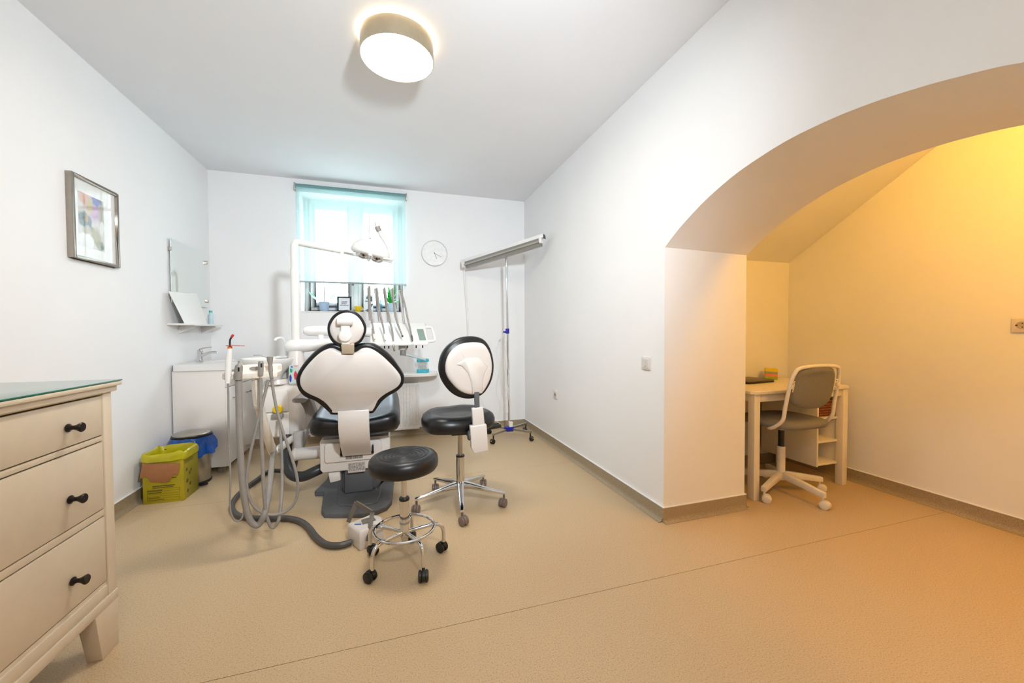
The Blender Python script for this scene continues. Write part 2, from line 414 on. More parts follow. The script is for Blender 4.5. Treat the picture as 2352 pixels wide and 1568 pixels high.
# ================================================================== CEILING LAMP
dif = M('glowing_diffuser', '#fff4e4', .4, emit='#fff5e6', estr=54.0)
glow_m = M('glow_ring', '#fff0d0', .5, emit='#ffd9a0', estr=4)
def drum_lamp(lc, label):
    cl = thing('ceiling_lamp', label, 'lamp', (*lc, H))
    tz = T(lc[0], lc[1], 0)
    G().lathe([(.187, 2.571), (.187, 2.666), (.1835, 2.666), (.1835, 2.5712), (.187, 2.571)], 72, tz).build('metal_band', nickel, cl)
    G().lathe([(0, 2.5735), (.183, 2.5735), (.183, 2.582), (0, 2.582)], 64, tz).build('diffuser', dif, cl)
    G().lathe([(0, 2.645), (.15, 2.645), (.15, 2.662), (0, 2.662)], 48, tz).build('mounting_plate', white_b, cl)
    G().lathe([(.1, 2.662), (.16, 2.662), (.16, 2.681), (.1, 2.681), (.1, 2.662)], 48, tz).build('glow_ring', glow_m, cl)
drum_lamp((.052, 2.17), 'round drum ceiling lamp with brushed nickel band and glowing diffuser')
drum_lamp((.052, -.85), 'added round drum ceiling lamp behind the camera that brightens the room')  # added copy out of view, lifts the overall room brightness

# ================================================================== CHEST OF DRAWERS (foreground left)
cx0, cx1, cy0, cy1 = -1.45, -.965, .15, 1.765
ch = thing('chest_of_drawers', 'large cream wooden chest of drawers with dark knobs in the left foreground', 'dresser', (cx0, cy1, 0))
g = G()   # carcass: posts, rails, sides, back
pw = .042
g.box((cx1-.035, cy1-pw, .0), (cx1, cy1, .925)); g.box((cx1-.035, cy0, .0), (cx1, cy0+pw, .925))
g.box((cx0, cy1-.03, .17), (cx1-.035, cy1-.006, .925)); g.box((cx0, cy0+.006, .17), (cx1-.035, cy0+.03, .925))
g.box((cx0, cy0+.03, .17), (cx0+.012, cy1-.03, .925))
zs = [(.262, .488), (.52, .752), (.778, .915)]
g.box((cx1-.4, cy0+pw, .2), (cx1-.006, cy1-pw, .262-.004))
g.box((cx1-.03, cy0+pw, .492), (cx1-.006, cy1-pw, .516)); g.box((cx1-.03, cy0+pw, .756), (cx1-.006, cy1-pw, .774))
g.box((cx1-.03, cy0+pw, .919), (cx1-.004, cy1-pw, .925))
g.build('carcass', cream, ch, bevel=.002)
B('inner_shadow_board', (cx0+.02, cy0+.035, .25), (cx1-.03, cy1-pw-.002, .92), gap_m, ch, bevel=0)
# plinth rail and tapered feet
g = G(); g.box((cx1-.03, cy0+pw, .17), (cx1+.004, cy1+.003, .205)); g.box((cx1-.03, cy0+pw, .205), (cx1-.001, cy1-pw, .245))
g.build('plinth_rail', cream, ch, bevel=.004)
for ya, yb in ((cy1-.115, cy1+.003), (cy0-.003, cy0+.115)):
    s = 1 if ya > 1 else -1; yi, yo = (ya, yb) if s > 0 else (yb, ya)
    g = G(); g.add([(cx1-.05, yi, .172), (cx1+.003, yi, .172), (cx1+.003, yo, .172), (cx1-.05, yo, .172),
                    (cx1-.045, yi+s*.035, 0), (cx1, yi+s*.035, 0), (cx1, yo, 0), (cx1-.045, yo, 0)],
                   [(0, 1, 2, 3), (7, 6, 5, 4), (0, 4, 5, 1), (1, 5, 6, 2), (2, 6, 7, 3), (3, 7, 4, 0)])
    g.build('foot', cream, ch, bevel=.003)
    G().box((cx0, min(yi, yo), 0), (cx0+.05, max(yi, yo), .172)).build('foot', cream, ch, bevel=.003)
# top with moulding
g = G(); g.box((cx0-.02, cy0-.02, .945), (cx1+.022, cy1+.022, .96)); g.box((cx0-.01, cy0-.01, .925), (cx1+.012, cy1+.012, .945))
g.build('top_board', cream, ch, bevel=.004)
knob_m = M('dark_bronze_knob', '#2a2421', .32, .6)
def chest_knob(dr, y, z):
    G().lathe([(0, 0), (.013, 0), (.013, .003), (.008, .006), (.0065, .014), (.009, .022), (.014, .03), (.0155, .034), (.013, .037), (0, .0365)], 20,
              T(cx1, y, z) @ RY(PI/2)).build('knob', knob_m, dr)
for k, (za, zb) in enumerate(zs):
    spans = [(cy0+pw+.003, cy1-pw-.003)]
    for ya, yb in spans:
        d = B('drawer', (cx1-.02, ya, za), (cx1-.003 if k < 3 else cx1, yb, zb), cream, ch, bevel=.0025)
        zk = (.352, .612, .838)[k]
        chest_knob(d, 1.565, zk); chest_knob(d, .35, zk)
gt = tag(B('glass_sheet', (cx0-.02, cy0-.02, .9605), (cx1+.022, cy1+.022, .9655), M('green_edge_glass', '#0d6b57', .05, var=.01, spec=.6), loc=(cx0, cy0, .96), bevel=.001),
    'thin green-edged glass sheet on top of the cream chest', 'glass sheet')

# ================================================================== FRAMED PICTURE
py0, py1, pz0, pz1 = 2.684, 3.062, 1.541, 2.0
pf = thing('framed_picture', 'silver framed abstract watercolour print on the left wall', 'picture', (L, (py0+py1)/2, pz0))
fm = M('silver_frame', '#a39a90', .3, .75)
g = G(); w = .019; xa, xb = L+.001, L+.03
for a, b in (((xa, py0, pz0), (xb, py0+w, pz1)), ((xa, py1-w, pz0), (xb, py1, pz1)), ((xa, py0+w, pz0), (xb, py1-w, pz0+w)), ((xa, py0+w, pz1-w), (xb, py1-w, pz1))): g.box(a, b)
g.build('frame', fm, pf, bevel=.004)
B('mat_board', (L+.008, py0+w, pz0+w), (L+.016, py1-w, pz1-w), M('white_mat_board', '#eeecea', .6), pf, bevel=0)
pr = M_print('watercolour_print', '#c9bdb8', [
    (.3, .9, .35, .18, '#c98a66', .7, .9), (.62, .78, .35, .3, '#b57fae', .8, .9), (.7, .93, .28, .11, '#3a1f8c', .6, 1), (.45, .8, .14, .2, '#b09a50', .6, .9),
    (.9, .72, .16, .3, '#9f8f70', .7, .8), (.2, .52, .26, .17, '#3f3d3c', .6, .9), (.28, .55, .1, .09, '#a1701a', .6, .95), (.42, .5, .12, .14, '#2c2830', .8, .8), (.16, .56, .1, .09, '#26252a', .8, .9),
    (.5, .36, .16, .08, '#7d6d4e', .6, .9), (.66, .24, .24, .2, '#94843a', .6, .95), (.82, .1, .22, .12, '#7c6820', .6, .95), (.9, .08, .09, .06, '#2c2718', .6, .9),
    (.3, .32, .2, .1, '#b5a292', .6, .8), (.25, .1, .35, .18, '#e2deda', .3, 1.0), (.9, .45, .1, .14, '#e2dad6', .5, .9)])
pa, pb, pc_, pd = 2.745, 2.944, 1.618, 1.915
G().box((L+.0162, pa, pc_), (L+.0168, pb, pd)).build('print', pr, pf, uv=lambda p: ((p.y-pa)/(pb-pa), (p.z-pc_)/(pd-pc_)))
B('glazing', (L+.02, py0+w, pz0+w), (L+.0215, py1-w, pz1-w), M_glass('picture_glass', gloss=.04), pf, bevel=0)

# ================================================================== MIRROR, SHELF, VANITY (left rear corner)
my0, my1, mz0, mz1 = 3.675, 4.305, 1.372, 1.871
mi = thing('wall_mirror', 'frameless rectangular mirror on the left wall above the washbasin', 'mirror', (L, 3.99, mz0))
mm = M('mirror_silver', '#e9f0ee', .0, 1.0, var=.0)
B('mirror_glass', (L+.012, my0, mz0), (L+.017, my1, mz1), mm, mi, bevel=.0005)
for y in (my0-.004, my1-.012):
    for z in (1.43, 1.79): B('clip', (L, y, z-.015), (L+.022, y+.016, z+.015), steel, mi, bevel=.002)
sh = thing('corner_shelf', 'small white wall shelf below the mirror', 'shelf', (L, 3.95, 1.2))
G().prism([(L, 3.635), (L+.125, 3.635), (L+.14, 3.65), (L+.14, 4.27), (L+.125, 4.285), (L, 4.285)], 1.197, 1.212, None).build('shelf_board', white_b, sh, bevel=.002)
for y in (3.80, 4.2): 
    G().add([(L, y, 1.197), (L+.11, y, 1.197), (L+.11, y, 1.187), (L, y, 1.13), (L, y+.014, 1.197), (L+.11, y+.014, 1.197), (L+.11, y+.014, 1.187), (L, y+.014, 1.13)],
            [(0, 1, 2, 3), (7, 6, 5, 4), (0, 4, 5, 1), (1, 5, 6, 2), (2, 6, 7, 3), (3, 7, 4, 0)]).build('bracket', white_b, sh, bevel=.002)
g = G()
g.add([(L+.1, 3.66, 1.2125), (L+.1, 4.05, 1.2125), (L+.035, 4.03, 1.478), (L+.03, 3.6, 1.452),
       (L+.104, 3.66, 1.2125), (L+.104, 4.05, 1.2125), (L+.039, 4.03, 1.478), (L+.034, 3.6, 1.452)],
      [(0, 3, 2, 1), (4, 5, 6, 7), (0, 1, 5, 4), (1, 2, 6, 5), (2, 3, 7, 6), (3, 0, 4, 7)])
tag(g.build('paper_sheet', M('white_card', '#efedea', .6, var=.008), loc=(L+.1, 3.85, 1.2125)), 'blank white card leaning on the shelf in front of the mirror', 'card')
bo = thing('small_bottle', 'small clear bottle with teal mark standing on the white shelf', 'bottle', (L+.09, 4.16, 1.2125))
G().lathe([(0, 0), (.02, 0), (.022, .004), (.022, .085), (.012, .1), (.012, .108), (0, .108)], 20, T(L+.09, 4.16, 1.2125)).build('bottle_body', M('pale_blue_plastic', '#c9dfe8', .25), bo)
G().lathe([(0, .108), (.0135, .108), (.0135, .125), (0, .125)], 16, T(L+.09, 4.16, 1.2125)).build('cap', M('teal_cap', '#3fb7ac', .4), bo)

vx0, vx1, vy0, vy1 = L+.015, -1.256, 3.652, 4.27
va = thing('vanity_cabinet', 'white washbasin cabinet with two drawers and a door in the left corner', 'cabinet', (vx0, vy0, 0))
G().box((vx0, vy0, .06), (vx1-.018, vy1, .838)).build('cabinet_body', white_p, va, bevel=.002)
hm = M('satin_handle', '#8e8a88', .3, .9)
def bow_handle(par, x, y0_, y1_, z, r=.004):
    ym = (y0_+y1_)/2
    G().tube([(x, y0_, z), (x+.012, y0_+.004, z), (x+.024, ym, z), (x+.012, y1_-.004, z), (x, y1_, z)], r, 8, 6).build('handle', hm, par)
ymid = (vy0+vy1)/2
for a, b in ((vy0+.002, ymid-.002), (ymid+.002, vy1-.002)):
    d = B('drawer', (vx1-.018, a, .70), (vx1, b, .834), white_p, va, bevel=.002)
    # door with arched lower edge
    pts = [(a, .696), (a, .06)] + [(a+(b-a)*t, .06+.07*math.sin(PI/2*(t if a < ymid-.1 else 1-t))) for t in [i/10 for i in range(1, 10)]] + [(b, .06+(.07 if a < ymid-.1 else 0)), (b, .696)]
    G().prism([Vector((p[0], p[1])) for p in pts], 0, .018, frame((vx1-.018, 0, 0), (0, 1, 0), (0, 0, 1))).build('door', white_p, va, bevel=.0015)
    dd = [o for o in va.children if o.name.startswith('door')][-1]
    bow_handle(d, vx1, (a+b)/2-.05, (a+b)/2+.05, .765)
    bow_handle(dd, vx1, (a+b)/2-.05, (a+b)/2+.05, .60)
for y in (vy0+.06, vy1-.1):
    for x in (vx0+.04, vx1-.10): B('foot', (x, y, 0), (x+.045, y+.045, .06), grey_p, va, bevel=.003)
# basin slab with oval bowl
ba = thing('washbasin', 'white ceramic washbasin top on the corner cabinet', 'washbasin', (vx0, vy0, .838))
n = 48; bc = (-1.42, 3.965); ox0, ox1, oy0, oy1 = L+.008, -1.225, 3.64, 4.30
outer = []; inner = []; bowl = []
for i in range(n):
    a = 2*PI*i/n; c_, s_ = math.cos(a), math.sin(a)
    t = min(((ox1-bc[0]) if c_ > 0 else (ox0-bc[0]))/c_ if abs(c_) > 1e-6 else 9, ((oy1-bc[1]) if s_ > 0 else (oy0-bc[1]))/s_ if abs(s_) > 1e-6 else 9)
    outer.append((bc[0]+c_*t, bc[1]+s_*t)); inner.append((bc[0]+.02+.145*c_, bc[1]+.25*s_)); bowl.append((bc[0]+.02+.08*c_, bc[1]+.14*s_))
g = G()
g.rings([[(x, y, .838) for x, y in outer], [(x, y, .889) for x, y in outer], [(x, y, .889) for x, y in inner], [(x*.98+bc[0]*.02, y*.98+bc[1]*.02, .878) for x, y in inner],
         [(x, y, .842) for x, y in bowl]])
g.build('basin_slab', white_b, ba, bevel=0, ang=40)
fa = thing('basin_faucet', 'chrome single lever faucet on the washbasin', 'faucet', (-1.545, 3.93, .889))
f0 = Vector((-1.545, 3.93, .889))
G().lathe([(0, 0), (.024, 0), (.024, .006), (.019, .012), (.018, .075), (.02, .08), (.02, .098), (.012, .106), (0, .107)], 24, Matrix.Translation(f0)).build('faucet_body', chrome, fa)
G().tube([f0+Vector((.01, 0, .055)), f0+Vector((.06, 0, .075)), f0+Vector((.11, 0, .083)), f0+Vector((.122, 0, .075))], [.013, .011, .0095, .0095], 12, 5).build('spout', chrome, fa)
G().tube([f0+Vector((-.005, 0, .106)), f0+Vector((.03, .002, .118)), f0+Vector((.085, .004, .125))], [.008, .006, .004], 10, 5).build('lever', chrome, fa)

# ================================================================== WASTE: pedal bin, blue liner, yellow box
bx, by = -1.448, 3.522
pbn = thing('pedal_bin', 'stainless steel pedal bin with closed lid beside the white cabinet', 'bin', (bx, by, 0))
tb = T(bx, by, 0)
G().lathe([(0, .012), (.108, .012), (.112, .02), (.114, .33), (.108, .34), (0, .34)], 40, tb).build('bin_body', steel, pbn)
G().lathe([(0, 0), (.112, 0), (.116, .006), (.116, .02), (.109, .024), (0, .024)], 40, tb).build('base_ring', black_p, pbn)
G().lathe([(0, .356), (.119, .356), (.122, .36), (.122, .37), (.117, .372), (0, .372)], 40, tb).build('lid_rim', black_p, pbn)
lid = G().lathe([(0, .372), (.115, .372), (.115, .378), (.105, .386), (.06, .393), (0, .395)], 40, tb).build('lid', steel, pbn)
B('hinge', (bx-.135, by+.02, .33), (bx-.10, by+.07, .372), black_p, pbn, bevel=.006)
G().tube([(bx+.06, by-.09, .018), (bx+.10, by-.125, .018), (bx+.14, by-.12, .026)], [.01, .012, .013], 10, 4).build('pedal', black_p, pbn)
# liner skirt hanging over the rim
blm = M('blue_bin_liner', '#064ea8', .18, var=.25, scale=22, bump=1.0, bscale=30, coat=.3)
rs = []; n = 56
for k, (r0, z0, jr, jz) in enumerate([(.1172, .352, 0, 0), (.126, .358, .002, .002), (.134, .335, .006, .003), (.140, .30, .010, .004), (.145, .262, .013, .012), (.147, .237, .015, .028), (.1435, .238, .014, .028), (.120, .338, 0, 0)]):
    rr = []
    for i in range(n):
        a = 2*PI*i/n
        wv = math.sin(5*a+k*.3)+.7*math.sin(11*a+1.3-k*.6)+.8*math.sin(19*a+k*1.1)+.5*math.sin(27*a-k*1.7)
        q = r0+jr*wv*.55
        lim = 1e9
        x, y = q*math.cos(a), q*math.sin(a)
        y = min(y, .124); x = max(x, -.175)
        y = max(y, -.134)
        rr.append((bx+x, by+y, z0+jz*(math.sin(3*a+.5)+.6*math.sin(8*a))*.7))
    rs.append(rr)
tag(G().rings(rs, False, False).build('bin_liner', blm, loc=(bx, by, .24), ang=60), 'crumpled blue plastic liner folded over the steel pedal bin rim', 'bin liner')

yx0, yx1, yy0, yy1, yz = -1.575, -1.35, 3.155, 3.365, .31
yel = M('yellow_cardboard', '#a8960c', .55, var=.05, scale=10)
yb_ = thing('waste_box', 'yellow cardboard medical waste box with brown flap by the left wall', 'box', (yx0, yy0, 0))
g = G(); t_ = .004
g.box((yx0, yy0, 0), (yx1, yy0+t_, yz)); g.box((yx0, yy1-t_, 0), (yx1, yy1, yz)); g.box((yx0, yy0+t_, 0), (yx0+t_, yy1-t_, yz)); g.box((yx1-t_, yy0+t_, 0), (yx1, yy1-t_, yz)); g.box((yx0+t_, yy0+t_, 0), (yx1-t_, yy1-t_, t_))
g.build('carton', yel, yb_, bevel=.001)
fo = [(327, 1064), (413, 1064), (411, 1078), (408, 1092), (400, 1087), (392, 1100), (382, 1108), (345, 1107), (337, 1094), (320, 1100)]
fo3 = [atY(x, y, yy0-.010) for x, y in fo]
G().prism([Vector((p.x, p.z)) for p in fo3], 0, .004, frame((0, yy0-.006, 0), (1, 0, 0), (0, 0, 1))).build('flap', M('brown_cardboard', '#a06a42', .7, var=.05), yb_, bevel=.001)
ink = M('dark_olive_ink', '#5c5410', .6)
def yline(px0, py0_, px1, py1_, h):
    a = atY(px0, py0_, yy0); b = atY(px1, py1_, yy0)
    return ((a.x, yy0-.0006, min(a.z, b.z)-h/2), (b.x, yy0+.0005, max(a.z, b.z)+h/2))
g = G()
for l in [(350, 1117, 402, 1113, .004), (350, 1121, 398, 1117, .003), (370, 1108, 392, 1106, .002), (385, 1098, 405, 1095, .003),
          (338, 1128, 373, 1126, .003), (340, 1133, 371, 1131, .003), (340, 1145, 368, 1142, .004), (341, 1150, 378, 1146, .004)]:
    g.box(*yline(*l))
zt = [atY(340, y, yy0).z for y in (1126, 1131, 1137, 1142, 1147, 1153)]; xa = atY(338, 1140, yy0).x; xb = atY(413, 1140, yy0).x
for z in zt: g.box((xa, yy0-.0006, z), (xb, yy0+.0004, z+.0012))
for x in (xa, xb): g.box((x, yy0-.0006, zt[-1]), (x+.0012, yy0+.0004, zt[0]+.0012))
g.build('printed_form', ink, yb_)
g = G()
for (y, z, s) in [(3.20, .20, .016), (3.24, .165, .013), (3.205, .12, .018), (3.245, .09, .016), (3.21, .05, .015), (3.26, .18, .012)]:
    g.prism([Vector((y-s, z-s*.5)), Vector((y+s*.2, z-s)), Vector((y+s, z+s*.2)), Vector((y, z+s*.4)), Vector((y-s*.3, z+s))], 0, .0006, frame((yx1, 0, 0), (0, 1, 0), (0, 0, 1)))
for k in range(3): g.box((yx1, 3.175, .245+k*.008), (yx1+.0006, 3.29, .248+k*.008))
g.build('printed_symbols', ink, yb_)
# yellow liner bag folded over the rim
bag = M('yellow_bag_plastic', '#b5aa0c', .28, var=.1, scale=18, bump=.35, bscale=25, coat=.2)
def rr_ring(ex, z, jit, ph):
    o = []; n = 64
    for i, p in enumerate(ellipse((yx1-yx0)/2+ex, (yy1-yy0)/2+ex, n, 7, ((yx0+yx1)/2, (yy0+yy1)/2))):
        a = 2*PI*i/n
        o.append((max(p.x, L+.012)+jit*math.sin(7*a+ph), p.y+jit*math.cos(6*a+ph), z+jit*2.2*math.sin(5*a+ph)))
    return o
G().rings([rr_ring(-.012, .02, .002, 0), rr_ring(-.01, .2, .003, 1), rr_ring(-.006, .300, .002, .6), rr_ring(-.001, .325, .003, .4), rr_ring(.004, .336, .0035, .9), rr_ring(.0115, .328, .0035, .9),
           rr_ring(.0155, .308, .002, .2), rr_ring(.0145, .283, .0015, .4), rr_ring(.011, .282, .0015, .4), rr_ring(.008, .305, .001, .1)], True, False).build('liner_tmp', bag)
lb = bpy.data.objects['liner_tmp']; lb.name = 'bag_liner'; lb.data.name = 'bag_liner'
tag(lb, 'yellow plastic bag folded over the rim of the yellow waste box', 'bag')

# ================================================================== SHARED: casters
def caster(parent, x, y, ang, mat, r=.025, top=.07, wheel_mat=None, stem_m=None):
    """twin wheel caster standing at (x, y); ang = direction the wheel trails to"""
    dx, dy = math.cos(ang), math.sin(ang); px_, py_ = -dy, dx
    wx, wy = x+dx*r*.5, y+dy*r*.5
    g = G(); g.cyl((x, y, r*1.2), (x, y, top), .0075 if r > .02 else .006, n=10)
    fr = frame((wx, wy, r), (dx, dy, 0), (0, 0, 1))
    hood = [Vector((math.cos(t)*r*1.06, math.sin(t)*r*1.06)) for t in [(-.15+i/10*1.1)*PI for i in range(11)]]
    g.prism(hood, -r*.28, r*.28, fr)
    c = g.build('caster', mat, parent, bevel=.001)
    for s in (-1, 1):
        G().pillow(ellipse(r, r, 24), [(r*.2, s*r*.30), (0, s*r*.38), (0, s*r*.72), (r*.22, s*r*.86), (r*.6, s*r*.90)] if s > 0 else
                   [(r*.6, -r*.90), (r*.22, -r*.86), (0, -r*.72), (0, -r*.38), (r*.2, -r*.30)], fr).build('wheel', wheel_mat or mat, c)
    return c

# ================================================================== DENTAL CHAIR
dc = thing('dental_chair', 'black and white dental treatment chair seen from behind', 'dental chair', (-.2, 2.85, 0))
base_o = [(-.424, 2.64), (-.40, 2.585), (-.34, 2.56), (-.183, 2.515), (-.09, 2.53), (-.035, 2.57), (-.005, 2.65), (.012, 3.0), (.02, 3.3), (-.47, 3.35), (-.475, 3.18), (-.52, 2.99), (-.512, 2.955), (-.455, 2.935)]
G().pillow([Vector(p) for p in base_o], [(0, 0), (0, .022), (.004, .028), (.01, .030)]).build('base_plate', dark_g, dc)
st = [(-.345, 2.72), (-.32, 2.66), (-.28, 2.645), (-.13, 2.62), (-.095, 2.65), (-.083, 2.74), (-.06, 3.12), (-.385, 3.12)]
G().pillow([Vector(p) for p in st], [(0, .030), (0, .033), (.004, .037)]).build('base_step', dark_g, dc)
# lifting column and bellows
B('lift_column', (-.33, 2.86, .036), (-.10, 3.2, .26), dark_g, dc, bevel=.02, seg=3)
B('bellows', (-.31, 2.835, .040), (-.13, 2.86, .20), dark_g, dc, bevel=.006)
g = G(); g.add([(-.405, 2.80, .20), (-.335, 2.80, .20), (-.335, 2.90, .20), (-.405, 2.90, .20), (-.395, 2.80, .135), (-.33, 2.80, .145), (-.33, 2.88, .145), (-.395, 2.88, .135)],
      [(0, 1, 2, 3), (7, 6, 5, 4), (0, 4, 5, 1), (1, 5, 6, 2), (2, 6, 7, 3), (3, 7, 4, 0)])
g.build('link_bracket', white_s, dc, bevel=.006)
B('release_plate', (-.03, 2.82, .12), (.015, 2.9, .145), steel, dc, bevel=.003)
# white drive housing under the seat
hs = G().pillow([Vector(p) for p in [(-.455, .225), (-.44, .205), (-.03, .205), (-.012, .225), (-.012, .40), (-.022, .424), (-.44, .428), (-.455, .41)]],
           [(.012, -.31), (0, -.30), (0, -.012), (.004, -.004), (.014, 0)], frame((0, 2.80, 0), (1, 0, 0), (0, 0, 1)))
hs = hs.build('drive_housing', white_s, dc)
G().pillow([Vector(p) for p in [(-.425, .285), (-.415, .272), (-.075, .272), (-.065, .285), (-.065, .385), (-.08, .405), (-.41, .405), (-.425, .39)]],
           [(0, -.01), (0, .010), (.005, .018), (.014, .021)], frame((0, 2.80, 0), (1, 0, 0), (0, 0, 1))).build('housing_panel', white_s, dc)
lbm = M('printed_label', '#cfc9c2', .5); inkm = M('label_ink', '#5a5450', .6)
def lab(nm, p0, p1, mat, par, y): 
    a = atY(*p0, y); b = atY(*p1, y)
    return B(nm, (min(a.x, b.x), y-.0012, min(a.z, b.z)), (max(a.x, b.x), y, max(a.z, b.z)), mat, par, bevel=0)
ly = 2.7788
lb1 = lab('barcode_label', (793, 1043), (834, 1052), lbm, dc, ly)
g = G(); a = atY(794, 1044, ly); b = atY(833, 1051, ly); x = a.x
random.seed(3)
while x < b.x-.002:
    w = random.choice([.001, .002, .003, .004]); g.box((x, ly-.002, b.z), (min(x+w, b.x), ly-.0011, a.z)); x += w+random.choice([.001, .002])
g.build('barcode', inkm, lb1)
ly = 2.7988
lb2 = lab('rating_label', (799, 1063), (839, 1082), M('silver_label', '#bdb7b0', .4), dc, ly)
g = G()
for r_ in range(6):
    z = atY(799, 1066+r_*2.9, ly).z; x = atY(801, 1070, ly).x
    for q in range(7):
        w = random.choice([.008, .012, .018]); 
        if x+w > atY(838, 1070, ly).x: break
        g.box((x, ly-.002, z-.0016), (x+w, ly-.0011, z+.0016)); x += w+.005
g.build('label_lines', inkm, lb2)
# seat cushion: contoured, rising towards the knees
rs = []
for (y, cxx, hw, zb, ze, zm) in [(2.625, -.222, .20, .53, .575, .565), (2.64, -.222, .245, .495, .605, .572), (2.68, -.222, .268, .465, .62, .575), (2.78, -.22, .277, .455, .625, .575), (2.92, -.215, .275, .46, .64, .59),
                          (3.08, -.21, .268, .48, .675, .62), (3.22, -.205, .255, .52, .69, .65), (3.34, -.20, .235, .56, .68, .66), (3.42, -.20, .20, .58, .65, .64), (3.45, -.2, .15, .60, .63, .62)]:
    r_ = []
    for i in range(32):
        a = 2*PI*i/32 - PI/2; c_, s_ = math.cos(a), math.sin(a)
        xx = math.copysign(abs(c_)**.55, c_); t = abs(xx)
        if s_ >= 0:
            top = zm+(ze-zm)*min(1, t/.85)**2
            mid = (zb+ze)/2
            zz = mid+(top-mid)*abs(s_)**.45
        else: zz = (zb+ze)/2-((ze-zb)/2)*abs(s_)**.5
        r_.append((cxx+hw*xx, y, zz))
    rs.append(r_)
G().rings(rs).build('seat_cushion', black_l, dc, ang=80)
# leg rest dropping away towards the window
rs = []
for (y, z, hw, th) in [(3.40, .60, .20, .05), (3.46, .595, .22, .10), (3.62, .50, .215, .10), (3.80, .37, .20, .09), (3.90, .29, .19, .085), (3.93, .27, .16, .05)]:
    rs.append([(-.2+p.x, y, z+p.y) for p in ellipse(hw, th/2, 24, 4)])
G().rings(rs).build('leg_rest', black_l, dc, ang=80)
# backrest: traced outline on its reclined plane
bo_, bn_ = Vector((-.22, 2.60, .66)), Vector((0, 1, .30)).normalized()
fx = Vector((1, 0, 0)); fz = Vector((0, -.30, 1)).normalized()
FB = frame(bo_, fx, fz)                      # local z of this frame points to -Y (towards the room)
FBi = FB.inverted()
def bpt(p, off=0.):
    q = FBi @ atP(640+.37*p[0], 680+.37*p[1], bo_-bn_*off, bn_); return Vector((q.x, q.y))
pad_o = [(345, 738), (312, 722), (272, 688), (225, 652), (165, 628), (125, 588), (107, 535), (110, 495), (140, 440), (190, 380), (240, 335), (292, 307), (345, 298), (390, 312), (430, 318), (475, 312), (520, 296), (580, 300), (640, 330), (700, 380),
         (745, 440), (776, 490), (780, 522), (770, 556), (735, 592), (682, 622), (642, 656), (616, 690), (592, 722), (560, 730)]
shell_o = [(348, 729), (328, 712), (290, 668), (245, 637), (190, 612), (150, 585), (131, 550), (131, 510), (152, 465), (192, 415), (250, 360), (300, 333), (335, 328), (380, 348), (430, 360), (478, 352), (515, 330), (555, 326), (600, 345), (650, 382),
           (705, 435), (745, 482), (760, 515), (756, 545), (728, 575), (665, 610), (622, 645), (604, 680), (588, 708), (560, 720)]
po = [Vector((v.x, v.y)) for v in catmull([(*bpt(p), 0) for p in pad_o], 3, True)]
so = [Vector((v.x, v.y)) for v in catmull([(*bpt(p, .03), 0) for p in shell_o], 3, True)]
G().pillow(po, [(.022, -.085), (.014, -.075), (.006, -.055), (0, -.03), (0, -.008), (.004, .002), (.012, .006)], FB).build('backrest_pad', black_l, dc, ang=70)
G().pillow(so, [(.004, .0), (0, .012), (.003, .026), (.007, .031)], FB).build('backrest_shell', white_s, dc, ang=70)
# curved support strip joining backrest and housing
sp = [(.655, 2.562), (.60, 2.558), (.53, 2.578), (.46, 2.62), (.40, 2.68), (.345, 2.745), (.325, 2.765)]
P = catmull([(0, y, z) for z, y in sp], 4)
rs = []
for i, p in enumerate(P):
    tg = (P[min(i+1, len(P)-1)]-P[max(i-1, 0)]).normalized(); nn = Vector((0, tg.z, -tg.y))
    hw = .089; cxx = -.222+.0*i
    rs.append([(cxx-hw, p.y+nn.y*.012, p.z+nn.z*.012), (cxx+hw, p.y+nn.y*.012, p.z+nn.z*.012), (cxx+hw, p.y-nn.y*.012, p.z-nn.z*.012), (cxx-hw, p.y-nn.y*.012, p.z-nn.z*.012)])
G().rings(rs).build('back_support', white_s, dc, bevel=.003)
g = G(); g.box((-.325, 2.757, .318), (-.118, 2.79, .330)); g.box((-.325, 2.757, .330), (-.315, 2.79, .375)); g.box((-.128, 2.757, .330), (-.118, 2.79, .375))
g.build('support_slot', black_p, dc, bevel=.002)
# headrest
ho, hn = Vector((-.24, 2.47, 1.14)), Vector((0, 1, .12)).normalized()
FH = frame(ho, (1, 0, 0), (0, -.12, 1)); FHi = FH.inverted()
def hpt(p, off=0.):
    q = FHi @ atP(640+.37*p[0], 680+.37*p[1], ho-hn*off, hn); return Vector((q.x, q.y))
hp_o = [(422, 85), (470, 95), (510, 125), (537, 170), (544, 205), (535, 245), (512, 285), (470, 310), (422, 320), (375, 312), (335, 288), (310, 250), (301, 205), (308, 165), (335, 122), (375, 95)]
hs_o = [(424, 103), (465, 112), (500, 140), (523, 180), (530, 210), (520, 245), (498, 278), (460, 298), (422, 304), (385, 298), (348, 278), (325, 245), (315, 208), (322, 175), (346, 137), (382, 111)]
G().pillow([v.to_2d() for v in catmull([(*hpt(p), 0) for p in hp_o], 3, True)], [(.04, -.07), (.014, -.06), (.003, -.045), (0, -.025), (0, -.005), (.005, .004)], FH).build('headrest_pad', black_l, dc, ang=70)
G().pillow([v.to_2d() for v in catmull([(*hpt(p, .02), 0) for p in hs_o], 3, True)], [(.003, 0), (0, .008), (.004, .016), (.012, .022), (.03, .026)], FH).build('headrest_shell', white_s, dc, ang=70)
def hloc(px, py, w): q = hpt((px, py), w); return FH @ Vector((q.x, q.y, w))
G().cyl(hloc(364, 155, .05), hloc(460, 155, .05), .024, n=24).build('headrest_hinge', white_b, dc, bevel=.004)
g = G(); g.pillow([hpt(p, .04) for p in [(385, 165), (440, 165), (445, 215), (455, 250), (440, 300), (395, 300), (378, 250), (385, 215)]], [(0, .02), (0, .045), (.005, .05)], FH)
